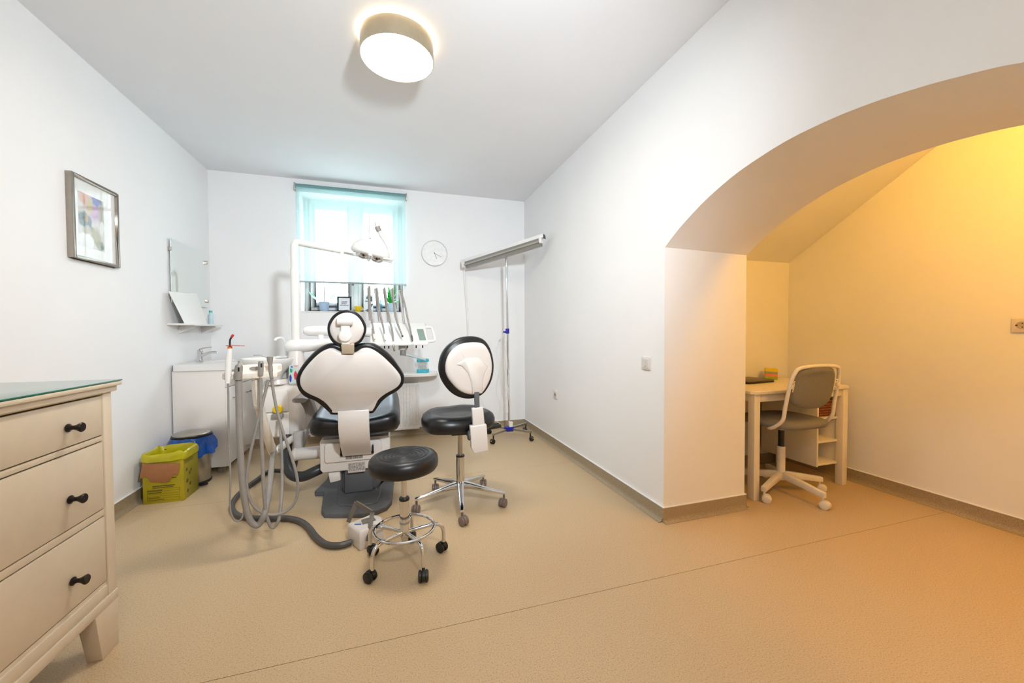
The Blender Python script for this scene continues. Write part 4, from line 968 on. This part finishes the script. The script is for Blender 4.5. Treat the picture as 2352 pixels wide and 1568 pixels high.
ra = thing('radiator', 'white ribbed panel radiator under the window', 'radiator', (-.25, 4.3, .09))
rm = M('radiator_enamel', '#e9e5e1', .35)
x = -.78; pr2 = []
g = G(); n_r = 32; x1_ = .285; dx = (x1_-x)/n_r
for k in range(n_r):
    pr2 += [(x+dx*k, 4.303), (x+dx*(k+.15), 4.297), (x+dx*(k+.5), 4.297), (x+dx*(k+.65), 4.303)]
pr2 += [(x1_, 4.303), (x1_, 4.33), (x, 4.33)]
g.prism([Vector(p) for p in pr2], .125, .56); g.build('ribbed_panel', rm, ra)
B('radiator_case', (x-.002, 4.298, .09), (x1_+.003, 4.385, .125), rm, ra); B('radiator_top_grille', (x-.002, 4.296, .56), (x1_+.003, 4.385, .588), rm, ra)
B('side_cover', (x1_, 4.303, .122), (x1_+.003, 4.385, .562), rm, ra, bevel=.001); B('rear_panel', (x, 4.36, .12), (x1_, 4.38, .56), rm, ra)
for xx in (-.6, .1): B('wall_bracket', (xx, 4.38, .2), (xx+.03, 4.399, .5), steel, ra)
ls = [(-.85, 4.40), (-.85, 4.12), (.33, 4.12), (.40, 4.135), (.455, 4.17), (.485, 4.23), (.50, 4.40)]
tag(G().pillow([Vector(p) for p in ls], [(.003, .672), (0, .676), (0, .702), (.004, .706)]).build('window_shelf', white_b, loc=(0, 4.4, .67)), 'long white round-ended shelf above the radiator', 'shelf')
jm = thing('jaw_model', 'clear plastic jaw model with teal base and lid on the white shelf', 'dental model', (.325, 4.215, .706))
teal = M('teal_plastic', '#3fb2c4', .35)
jo = [Vector(p) for p in [(-.065, -.03), (-.05, -.045), (.03, -.045), (.06, -.02), (.065, .03), (.05, .045), (-.05, .04), (-.065, .02)]]
G().pillow(jo, [(.003, 0), (0, .004), (0, .034), (.004, .038)], T(.325, 4.215, .706)).build('model_base', teal, jm)
G().pillow(jo, [(.008, .038), (.006, .05), (.008, .115)], T(.325, 4.215, .706)).build('clear_case', M_glass('case_acrylic', (.95, .98, 1, 1), .15), jm)
random.seed(5)
for k in range(10):
    a = PI*(k+.5)/10; q = (.325+.042*math.cos(a), 4.19+.035*math.sin(a)-.01, .744)
    G().lathe([(0, 0), (.006, 0), (.0075, .012), (.006, .03), (0, .032)], 10, T(*q)).build('tooth', white_b, jm)
G().pillow(jo, [(.004, .115), (0, .119), (0, .14), (.01, .148)], T(.325, 4.215, .706)).build('model_lid', teal, jm)

# ================================================================== MOBILE TUBE LAMP
ux, uy = 1.205, 3.975
uv = thing('mobile_tube_lamp', 'chrome stand with a slanted tube lamp head on a blue wheeled hub in the corner', 'lamp stand', (ux, uy, 0))
G().pillow([Vector(p) for p in [(-.035, -.045), (.035, -.045), (.05, -.02), (.05, .02), (.035, .045), (-.035, .045), (-.05, .02), (-.05, -.02)]], [(.006, .072), (0, .078), (0, .112), (.008, .12)], T(ux, uy, 0)).build('hub', blue_p, uv)
for k, (ex, ey) in enumerate([(.985, 3.80), (1.375, 3.775), (1.455, 4.145), (1.04, 4.17)]):
    d = Vector((ex-ux, ey-uy, 0)).normalized(); s_ = Vector((-d.y, d.x, 0)); a_ = Vector((ux, uy, .094))+d*.03; b_ = Vector((ex, ey, .094))
    G().rings([[p+s_*.011*u_+Vector((0, 0, .011*v_)) for u_, v_ in ((-1, -1), (1, -1), (1, 1), (-1, 1))] for p in (a_, b_+d*.01)]).build('base_leg', steel, uv, bevel=.002)
    c = caster(uv, ex, ey, (3.6, -.3, 3.0, 2.0)[k], black_p, .024, .086)
    if k < 2: G().box((-.01, -.006, .03), (.01, .006, .036), T(ex+d.x*.03, ey+d.y*.03, 0) @ RZ(math.atan2(d.y, d.x))).build('brake_tab', M('yellow_tab', '#d8d21a', .4), c)
ptop = Vector((1.178, 3.96, 1.945))
G().tube([(ux, uy, .10), ptop], .0125, 18, 1).build('pole', chrome, uv)
B('socket_block', (ux-.01, uy-.045, .12), (ux+.03, uy-.01, .175), white_b, uv, bevel=.004)
Lh, Rh = Vector((.772, 4.285, 1.90)), Vector((1.452, 3.565, 2.062))
ax = (Rh-Lh).normalized(); fwd = Vector((-.72, -.68, -.1)); FU = frame((Lh+Rh)/2, ax, (0, 0, 1)); hl = (Rh-Lh).length/2
B('lamp_housing', (-hl, -.004, -.03), (hl, .03, .03), white_b, uv, m=FU, bevel=.003)
zsg = 1 if (FU.to_3x3() @ Vector((0, 0, 1))).y < 0 else -1
G().add([(-hl+.045, -.004, zsg*.03), (hl-.045, -.004, zsg*.03), (hl-.045, -.075, zsg*.012), (-hl+.045, -.075, zsg*.012), (-hl+.045, -.004, -zsg*.03), (hl-.045, -.004, -zsg*.03), (hl-.045, -.075, -zsg*.03), (-hl+.045, -.075, -zsg*.03)],
        [(0, 1, 2, 3), (4, 7, 6, 5), (0, 4, 5, 1), (3, 2, 6, 7), (0, 3, 7, 4), (1, 5, 6, 2)], FU).build('reflector_trough', M('grey_aluminium', '#9b9892', .35, .7), uv)
G().cyl(FU @ Vector((-hl+.04, -.038, zsg*.037)), FU @ Vector((hl-.04, -.038, zsg*.037)), .010, n=16).build('tube', M('unlit_tube', '#a8a49d', .25), uv)
for s_ in (-1, 1):
    B('tube_socket', (s_*(hl-.03)-.012, -.06, min(0, zsg*.055)), (s_*(hl-.03)+.012, .0, max(0, zsg*.055)), white_b, uv, m=FU)
    B('end_cap', (s_*hl-.004, -.016, -.024), (s_*hl+.004, .026, .024), M('dark_end', '#3c3f44', .4), uv, m=FU)
G().tube([ptop-Vector((0, 0, .03)), (Lh+Rh)/2+Vector((0, 0, -.03))], .014, 12, 1).build('tilt_joint', steel, uv)
for z in (1.13, 1.155):
    G().lathe([(0.0125, -.014), (.02, -.014), (.02, .014), (.0125, .014), (.0125, -.014)], 16, T(1.188, 3.966, z)).build('blue_clamp', blue_p, uv)
B('blue_hook', (1.14, 3.945, 1.125), (1.185, 3.965, 1.145), blue_p, uv, m=None)
cordm = M('white_cord', '#e2ddd8', .5)
c0 = FU @ Vector((-hl+.02, -.02, 0))
G().tube([c0, c0+Vector((.004, -.005, -.12)), Vector((.815, 4.28, 1.45)), Vector((.83, 4.27, 1.15)), Vector((.84, 4.25, .8)), Vector((.9, 4.2, .5)), Vector((1.02, 4.12, .24)), Vector((1.12, 4.03, .14))], .0026, 8, 5).build('hanging_cord', cordm, uv)
for k, (dx_, r_, zb) in enumerate([(-.05, .05, .30), (-.02, .035, .45), (.03, .03, .40)]):
    pts = [(1.165+dx_*.2, 3.955, 1.15)] + [(1.17+dx_*(.8+.5*math.sin(j*2.1+k)), 3.945-.02*math.cos(j+k), 1.15-(1.15-zb)*j/6) for j in range(1, 7)] + [(1.18+.02*math.sin(k), 3.94, zb-.03), (1.185, 3.948, zb+.1), (1.175+.02*math.cos(k*2), 3.946, zb+.35), (1.17, 3.95, .95), (1.18, 3.953, 1.14)]
    G().tube(pts, .0026, 6, 5).build('coiled_cord', cordm, uv)

# ================================================================== WINDOW SILL
orc = thing('potted_orchid', 'orchid with bare stem and broad green leaves in a pale blue pot on the sill', 'plant', (-.66, 4.47, WZ0))
oq = Vector((-.66, 4.47, WZ0))
G().lathe([(0, 0), (.036, 0), (.04, .004), (.052, .10), (.048, .10), (.044, .09), (0, .088)], 28, Matrix.Translation(oq)).build('pot', M('pale_blue_pot', '#a9c3dc', .3), orc)
lg = M('leaf_green', '#1f9a55', .4, var=.25, scale=25)
def leaf(par, base, tip, bulge, w, mat=lg, drop=.0):
    base, tip = Vector(base), Vector(tip); m_ = (base+tip)/2+Vector(bulge); P = catmull([base, m_, tip], 5); rs = []
    n_ = len(P)
    for i, p in enumerate(P):
        t = i/(n_-1); tg = (P[min(i+1, n_-1)]-P[max(i-1, 0)]).normalized(); s_ = tg.cross(Vector((0, -.5, 1))).normalized(); up_ = s_.cross(tg)
        ww = max(.0015, w*math.sin(PI*min(1, .12+t*.9))**.8)
        rs.append([p-s_*ww, p-up_*.25*ww-up_*.001, p+s_*ww, p-up_*.25*ww+up_*.002])
    return G().rings(rs).build('leaf', mat, par, ang=80)
b0 = oq+Vector((0, 0, .095))
leaf(orc, b0, oq+Vector((-.15, -.02, .215)), (0, 0, -.02), .024); leaf(orc, b0, oq+Vector((-.10, -.04, .14)), (0, 0, .01), .026)
leaf(orc, b0, oq+Vector((.13, -.02, .215)), (.0, 0, -.015), .015, M('leaf_light_green', '#7ccf6a', .4)); leaf(orc, b0, oq+Vector((.17, .02, .13)), (0, 0, .02), .012)
G().tube([b0-Vector((0, 0, .02)), oq+Vector((.002, 0, .25)), oq+Vector((-.004, 0, .36))], .004, 8, 4).build('stem', M('stem_brown', '#9b8f93', .6), orc)

pf2 = thing('small_photo_frame', 'small dark framed lettering print standing on the window sill', 'picture frame', (-.46, 4.44, WZ0))
fa0, fa1, fzh = -.533, -.392, .162
FP = T(0, 4.435, WZ0) @ RX(-.10)
g = G(); w = .016
for a, b in (((fa0, 0, 0), (fa0+w, .014, fzh)), ((fa1-w, 0, 0), (fa1, .014, fzh)), ((fa0+w, 0, 0), (fa1-w, .014, w)), ((fa0+w, 0, fzh-w), (fa1-w, .014, fzh))): g.box(a, b, FP)
g.build('frame', M('slate_frame', '#1d3038', .4), pf2, bevel=.001)
B('print_sheet', (fa0+w, .006, w), (fa1-w, .011, fzh-w), M('white_paper', '#e9ebf2', .6), pf2, m=FP, bevel=0)
G().add([(-.47, .015, .03), (-.455, .015, .03), (-.455, .075, .001), (-.47, .075, .001), (-.47, .015, .04), (-.455, .015, .04), (-.455, .08, .001), (-.47, .08, .001)], [(0, 1, 2, 3), (4, 7, 6, 5), (0, 4, 5, 1), (1, 5, 6, 2), (2, 6, 7, 3), (3, 7, 4, 0)], T(0, 4.435, WZ0)).build('easel_leg', black_p, pf2)
g = G(); random.seed(11); cxm = (fa0+fa1)/2
for r_, (z, hw) in enumerate([(.108, .026), (.096, .03), (.084, .026), (.068, .042)]):
    x = cxm-hw
    while x < cxm+hw-.004:
        w_ = random.choice([.003, .005, .007]); g.box((x, .0045, z-random.choice([.003, .004])), (x+w_, .0062, z+random.choice([.003, .005])), FP); x += w_+.0025
g.build('lettering', M('lettering_ink', '#3c4652', .6), pf2)

yl = thing('yellow_cup', 'small yellow cup on the window sill behind the headrest', 'cup', (-.33, 4.45, WZ0))
G().lathe([(0, 0), (.025, 0), (.033, .045), (.036, .06), (.032, .06), (.028, .045), (0, .01)], 24, T(-.33, 4.45, WZ0)).build('cup_body', M('bright_yellow', '#f2cf10', .4), yl)
G().tube([(-.297, 4.45, WZ0+.05), (-.283, 4.45, WZ0+.042), (-.285, 4.45, WZ0+.022), (-.301, 4.45, WZ0+.015)], .0035, 8, 4).build('handle', M('bright_yellow_handle', '#f2cf10', .4), yl)

gb = thing('printed_gift_bag', 'white gift bag with a black and white printed pattern on the sill', 'gift bag', (-.225, 4.46, WZ0))
gmt = M_print('black_white_print', '#e8eef0', [(.62, .82, .34, .12, '#2d5150', .15, 1), (.8, .70, .16, .12, '#2d5150', .15, 1), (.35, .62, .2, .04, '#4a6a6a', .3, .9), (.75, .36, .14, .10, '#2d5150', .2, 1), (.58, .22, .13, .12, '#2d5150', .2, 1), (.45, .08, .24, .07, '#3a5c5c', .2, 1), (.9, .42, .12, .04, '#2d5150', .2, 1), (.2, .08, .14, .03, '#8aa0a0', .3, .8)])
ga0, ga1, gz1 = -.272, -.178, .185
G().box((ga0, 4.43, WZ0), (ga1, 4.434, WZ0+gz1)).build('printed_front', gmt, gb, uv=lambda p: ((p.x-ga0)/(ga1-ga0), (p.z-WZ0)/gz1))
g = G(); g.box((ga0, 4.434, WZ0), (ga0+.002, 4.49, WZ0+gz1)); g.box((ga1-.002, 4.434, WZ0), (ga1, 4.49, WZ0+gz1)); g.box((ga0, 4.488, WZ0), (ga1, 4.49, WZ0+gz1)); g.box((ga0, 4.434, WZ0), (ga1, 4.49, WZ0+.002))
g.build('bag_sides', M('white_bag_paper', '#e4e8ea', .6), gb)
G().tube([(-.25, 4.432, WZ0+gz1-.01), (-.245, 4.432, WZ0+gz1+.05), (-.225, 4.432, WZ0+gz1+.075), (-.205, 4.432, WZ0+gz1+.05), (-.2, 4.432, WZ0+gz1-.01)], .002, 6, 4).build('cord_handle', M('bag_cord', '#a9b4bb', .6), gb)

gp = thing('green_potted_plant', 'bushy green plant in a pale glass pot at the right end of the sill', 'plant', (.005, 4.50, WZ0))
gq = Vector((.005, 4.50, WZ0))
G().lathe([(0, 0), (.032, 0), (.036, .004), (.044, .10), (.04, .10), (.036, .09), (0, .088)], 24, Matrix.Translation(gq)).build('pot', M('pale_blue_glass_pot', '#b7d3e2', .2), gp)
random.seed(21); l2 = M('bush_green', '#1ea03c', .45, var=.3, scale=30)
for k in range(34):
    a = random.uniform(0, 2*PI); h_ = random.uniform(.02, .17); r_ = random.uniform(.01, .055)*(1 if h_ > .05 else 1.2)
    bse = gq+Vector((.3*r_*math.cos(a), .3*r_*math.sin(a), .09+h_*.6)); tipp = gq+Vector((r_*math.cos(a)*1.1, r_*math.sin(a)*.8, .10+h_+.02))
    leaf(gp, bse, tipp, (0, 0, .006), .011, l2)
for k in range(4):
    a = k*1.6; leaf(gp, gq+Vector((0, 0, .09)), gq+Vector((.085*math.cos(a)+.02, .05*math.sin(a)-.01, .11+.02*k)), (0, 0, .02), .016, l2)
G().tube([gq+Vector((0, 0, .08)), gq+Vector((.004, 0, .2))], .004, 6, 2).build('stem', M('green_stem', '#4a7a3a', .6), gp)
va2 = thing('glass_vase', 'empty pale blue glass vase on the sill beside the gift bag', 'vase', (-.115, 4.5, WZ0))
G().lathe([(.0, .002), (.028, .002), (.032, .01), (.032, .10), (.026, .12), (.030, .135), (.027, .135), (.023, .12), (.029, .10), (.029, .012), (.0, .008)], 28, T(-.115, 4.5, WZ0)).build('vase_body', M_glass('blue_tint_glass', (.72, .86, .93, 1), .15), va2)

# ================================================================== SWITCHES AND SOCKETS
def plate(name, label, cat, F, w, h):
    t_ = thing(name, label, cat, F.to_translation())
    G().pillow(ellipse(w/2, h/2, 40, 12), [(0, 0), (0, .005), (.002, .0085), (.005, .010)], F).build('cover_plate', white_s, t_)
    return t_
FW = lambda y, z: frame((R, y, z), (0, -1, 0), (0, 0, 1))
s_ = plate('light_switch', 'white wall switch near the arch edge on the right wall', 'switch', FW(2.072, .931), .082, .084)
G().pillow(ellipse(.027, .027, 32, 14), [(0, .009), (0, .011), (.002, .0125)], FW(2.072, .931) @ RX(.03)).build('rocker', white_s, s_)
G().box((-.004, -.018, .0122), (.004, -.0155, .0134), FW(2.072, .931)).build('indicator', black_p, s_)
def sock(name, label, F):
    t_ = plate(name, label, 'socket', F, .082, .082)
    G().lathe([(.0205, .010), (.022, .0112), (.0235, .010), (.0205, .010)], 32, F).build('socket_rim', white_s, t_)
    G().lathe([(0, .0095), (.0205, .0095), (.0205, .0104), (0, .0104)], 32, F).build('socket_well', M('socket_grey', '#b4a596', .5), t_)
    for x in (-.0095, .0095): G().lathe([(0, .0104), (.0032, .0104), (.0032, .0108), (0, .0108)], 12, F @ RZ(PI/2) @ T(x, -.002, 0)).build('pin_hole', black_p, t_)
    for y in (-1, 1): G().box((y*.019-.004, -.004, .0104), (y*.019+.004, .004, .0125), F).build('earth_clip', M('earth_clip', '#4d3a2a', .4, .6), t_)
    return t_
sock('wall_socket', 'white power socket low on the right wall', FW(3.478, .52))
sock('alcove_socket', 'power socket on the warm lit alcove wall at the right edge', frame((R2, 1.200, 1.155), (0, -1, 0), (0, 0, 1)))

# ================================================================== DESK
dx0, dx1, dy0, dy1 = 2.275, 3.20, 1.952, 2.49
dk = thing('writing_desk', 'small white wooden desk with open shelves standing in the alcove', 'desk', (2.3, 1.97, 0))
tp_ = [Vector(p) for p in [(dx0, dy0+.03), (dx0+.03, dy0), (dx1-.03, dy0), (dx1, dy0+.03), (dx1, dy1), (dx0, dy1)]]
G().pillow(tp_, [(.004, .708), (0, .712), (0, .727), (.004, .732)]).build('desk_top', wood_w, dk)
lgw = .05
for x in (2.295, 3.135):
    for y in (1.965, 2.43): B('leg', (x, y, 0), (x+lgw, y+lgw, .708), wood_w, dk, bevel=.003)
B('front_apron', (2.345, 1.975, .655), (3.135, 1.993, .708), wood_w, dk); B('back_apron', (2.345, 2.455, .40), (3.135, 2.473, .708), wood_w, dk)
B('side_apron', (2.305, 2.015, .655), (2.323, 2.43, .708), wood_w, dk); B('side_panel', (3.150, 2.015, .145), (3.168, 2.43, .708), wood_w, dk)
B('inner_panel', (2.925, 2.0, .145), (2.941, 2.44, .655), wood_w, dk, bevel=.002)
for z in (.150, .315, .483): B('shelf', (2.941, 2.003, z), (3.150, 2.43, z+.015), wood_w, dk, bevel=.002)
B('shelf_back', (2.941, 2.43, .145), (3.150, 2.437, .655), wood_w, dk, bevel=0)
B('top_divider', (2.925, 1.995, .650), (3.135, 2.44, .655), wood_w, dk, bevel=0)

lp_ = thing('closed_laptop', 'closed dark laptop lying on the white desk', 'laptop', (2.69, 2.365, .7325))
G().pillow(ellipse(.165, .115, 40, 10), [(.002, 0), (0, .003), (0, .010), (.002, .011)], T(2.69, 2.365, .7325) @ RZ(.12)).build('laptop_base', M('black_laptop', '#1a1918', .4), lp_)
G().pillow(ellipse(.165, .115, 40, 10), [(.001, .0118), (0, .0128), (0, .018), (.003, .020)], T(2.69, 2.365, .7325) @ RZ(.12)).build('laptop_lid', M('brown_grey_laptop_lid', '#5b4d3d', .35, .3), lp_)
nb = thing('sticky_note_cube', 'cube of yellow, grey, coral and green sticky notes on the desk', 'notepad', (3.0, 2.42, .7325))
Fn = T(3.0, 2.42, .7325) @ RZ(.75) @ Matrix.Scale(1.12, 4)
for nm, c_, za, zb in (('green_layer', '#93b52a', 0, .022), ('coral_layer', '#ec8a6e', .022, .042), ('grey_layer', '#8fa79a', .042, .058), ('yellow_layer', '#e8cf23', .058, .080)):
    B(nm, (-.038, -.038, za), (.038, .038, zb), M('note_'+nm, c_, .7), nb, m=Fn, bevel=.0008)
# wicker basket woven from strands
bk = thing('wicker_basket', 'brown woven wicker basket on the top shelf of the desk', 'basket', (3.045, 2.13, .498))
wk = M('brown_wicker', '#9c5a28', .55, var=.35, scale=60); wk2 = M('dark_wicker', '#6b3a18', .55, var=.3, scale=60)
kx, ky, kw, kd, kz, kh = 3.046, 2.13, .094, .105, .4985, .115
def brect(f, z, ph, amp, n=40): 
    o = []
    for i, p in enumerate(ellipse(kw*f, kd*f, n, 6, (kx, ky))):
        s = amp*(1 if (i+ph) % 2 else -1); d = Vector((p.x-kx, p.y-ky)).normalized()*s; o.append((p.x+d.x, p.y+d.y, z))
    return o
for r_ in range(12):
    z = kz+.006+r_*kh/12; q = brect(.88+.10*r_/12, z, r_, .0022); G().tube(q+[q[0]], .0048, 6, 1).build('weave_strand', wk if r_ % 2 else wk2, bk)
for i in range(0, 40, 2):
    a = brect(.87, kz, 0, 0)[i]; b = brect(.98, kz+kh, 0, 0)[i]; G().tube([a, b], .003, 5, 1).build('stake', wk2, bk)
q = brect(.99, kz+kh+.003, 0, 0); G().tube(q+[q[0]], .007, 8, 1).build('rim', wk, bk)
B('basket_bottom', (kx-kw*.8, ky-kd*.8, kz), (kx+kw*.8, ky+kd*.8, kz+.005), wk2, bk)
bp_ = tag(G().tube([(3.07, 2.06, .505), (3.075, 2.055, .57), (3.08, 2.05, .635)], [.016, .016, .010], 12, 2).build('white_tube', white_b, loc=(3.07, 2.06, .505)), 'white plastic tube standing in the wicker basket', 'tube')

# ================================================================== DESK CHAIR
qx, qy = 2.605, 2.02
dch = thing('desk_chair', 'white framed swivel chair with grey fabric seat and back at the desk', 'chair', (qx, qy, 0))
wm = M('white_powder_coat', '#e9e0d0', .35); gf = M('grey_fabric', '#7c7873', .85, var=.06, scale=120, bump=.3, bscale=400)
for k in range(5):
    a = math.radians(199+72*k); c_, s_ = math.cos(a), math.sin(a); pv = Vector((-s_, c_, 0))
    rs = [[Vector((qx+c_*r, qy+s_*r, z))+pv*w*u+Vector((0, 0, h*v)) for u, v in ((-1, -1), (1, -1), (1, 1), (-1, 1))] for r, z, w, h in ((.02, .125, .017, .024), (.15, .108, .016, .021), (.29, .088, .015, .017))]
    G().rings(rs).build('base_arm', wm, dch, bevel=.004)
    caster(dch, qx+c_*.275, qy+s_*.275, a+(1.9, .2, -.8, 1, 2)[k], wm, .027, .082)
G().lathe([(0, .09), (.026, .09), (.03, .10), (.03, .14), (.026, .145), (.026, .325), (0, .325)], 24, T(qx, qy, 0)).build('outer_column', wm, dch)
G().cyl((qx, qy, .325), (qx, qy, .45), .0185, n=20).build('gas_piston', black_p, dch)
G().cyl((qx, qy, .44), (qx, qy, .50), .022, n=20).build('seat_mount', wm, dch)
seo = ellipse(.235, .21, 48, 3.2, (qx, qy-.01))
def seatz(p): return .03*max(0, (p.y-qy)/.2)**2
G().pillow(seo, [(.03, .488), (.008, .494), (0, .510), (.006, .528), (.025, .537), (.07, .540)]).build('seat', gf, dch, ang=70)
# bent tube frame carrying the back
yb2 = 1.800
def dq(px, py, y): return atY(px, py, y)
xl, xr = qx-.225, qx+.225
tube_p = [(qx-.10, qy-.02, .485), (xl+.03, qy-.06, .485), (xl, 1.90, .50), (xl+.004, 1.84, .56), (xl+.006, 1.825, .65), (xl+.012, 1.80, .79), (xl+.03, 1.785, .865), (xl+.07, 1.775, .898), (qx, 1.77, .908), (xr-.07, 1.775, .898), (xr-.03, 1.785, .865), (xr-.012, 1.80, .79), (xr-.006, 1.825, .65), (xr-.004, 1.84, .56), (xr, 1.90, .50), (xr-.03, qy-.06, .485), (qx+.10, qy-.02, .485)]
G().tube(tube_p, .0115, 12, 6).build('tube_frame', wm, dch)
bko = [v.to_2d() for v in catmull([(-.19, .0, 0), (-.185, .10, 0), (-.15, .155, 0), (-.08, .178, 0), (0, .182, 0), (.08, .178, 0), (.15, .155, 0), (.185, .10, 0), (.19, 0, 0), (.16, -.06, 0), (.09, -.088, 0), (0, -.095, 0), (-.09, -.088, 0), (-.16, -.06, 0)], 4, True)]
FK = frame((qx, 1.812, .725), (1, 0, 0), (0, -.15, 1))
rs = []
for d, w in [(.02, -.018), (.004, -.014), (0, -.005), (.002, .006), (.012, .012), (.03, .014)]:
    q = inset([Vector(p) for p in (bko if sum(bko[i-1].x*bko[i].y-bko[i].x*bko[i-1].y for i in range(len(bko))) > 0 else bko[::-1])], d)
    rs.append([(p.x, p.y, w-.9*p.x*p.x+.018) for p in q])
G().rings(rs, m=FK).build('backrest', gf, dch, ang=70)
for s_ in (-1, 1):
    pl = G(); F2 = FK @ T(s_*.187, .055, .004) @ RY(-s_*.33)
    pl.box((-.010, -.036, 0), (.010, .036, .004), F2); pl.box((-.004 if s_ > 0 else -.03, -.012, 0), (.03 if s_ > 0 else .004, .012, .004), F2)
    p_ = pl.build('back_clip', wm, dch, bevel=.001)
    for v_ in (-.026, .026): G().lathe([(0, .004), (.004, .004), (.004, .0055), (0, .0058)], 12, F2 @ T(0, v_, 0)).build('screw', grey_p, p_)
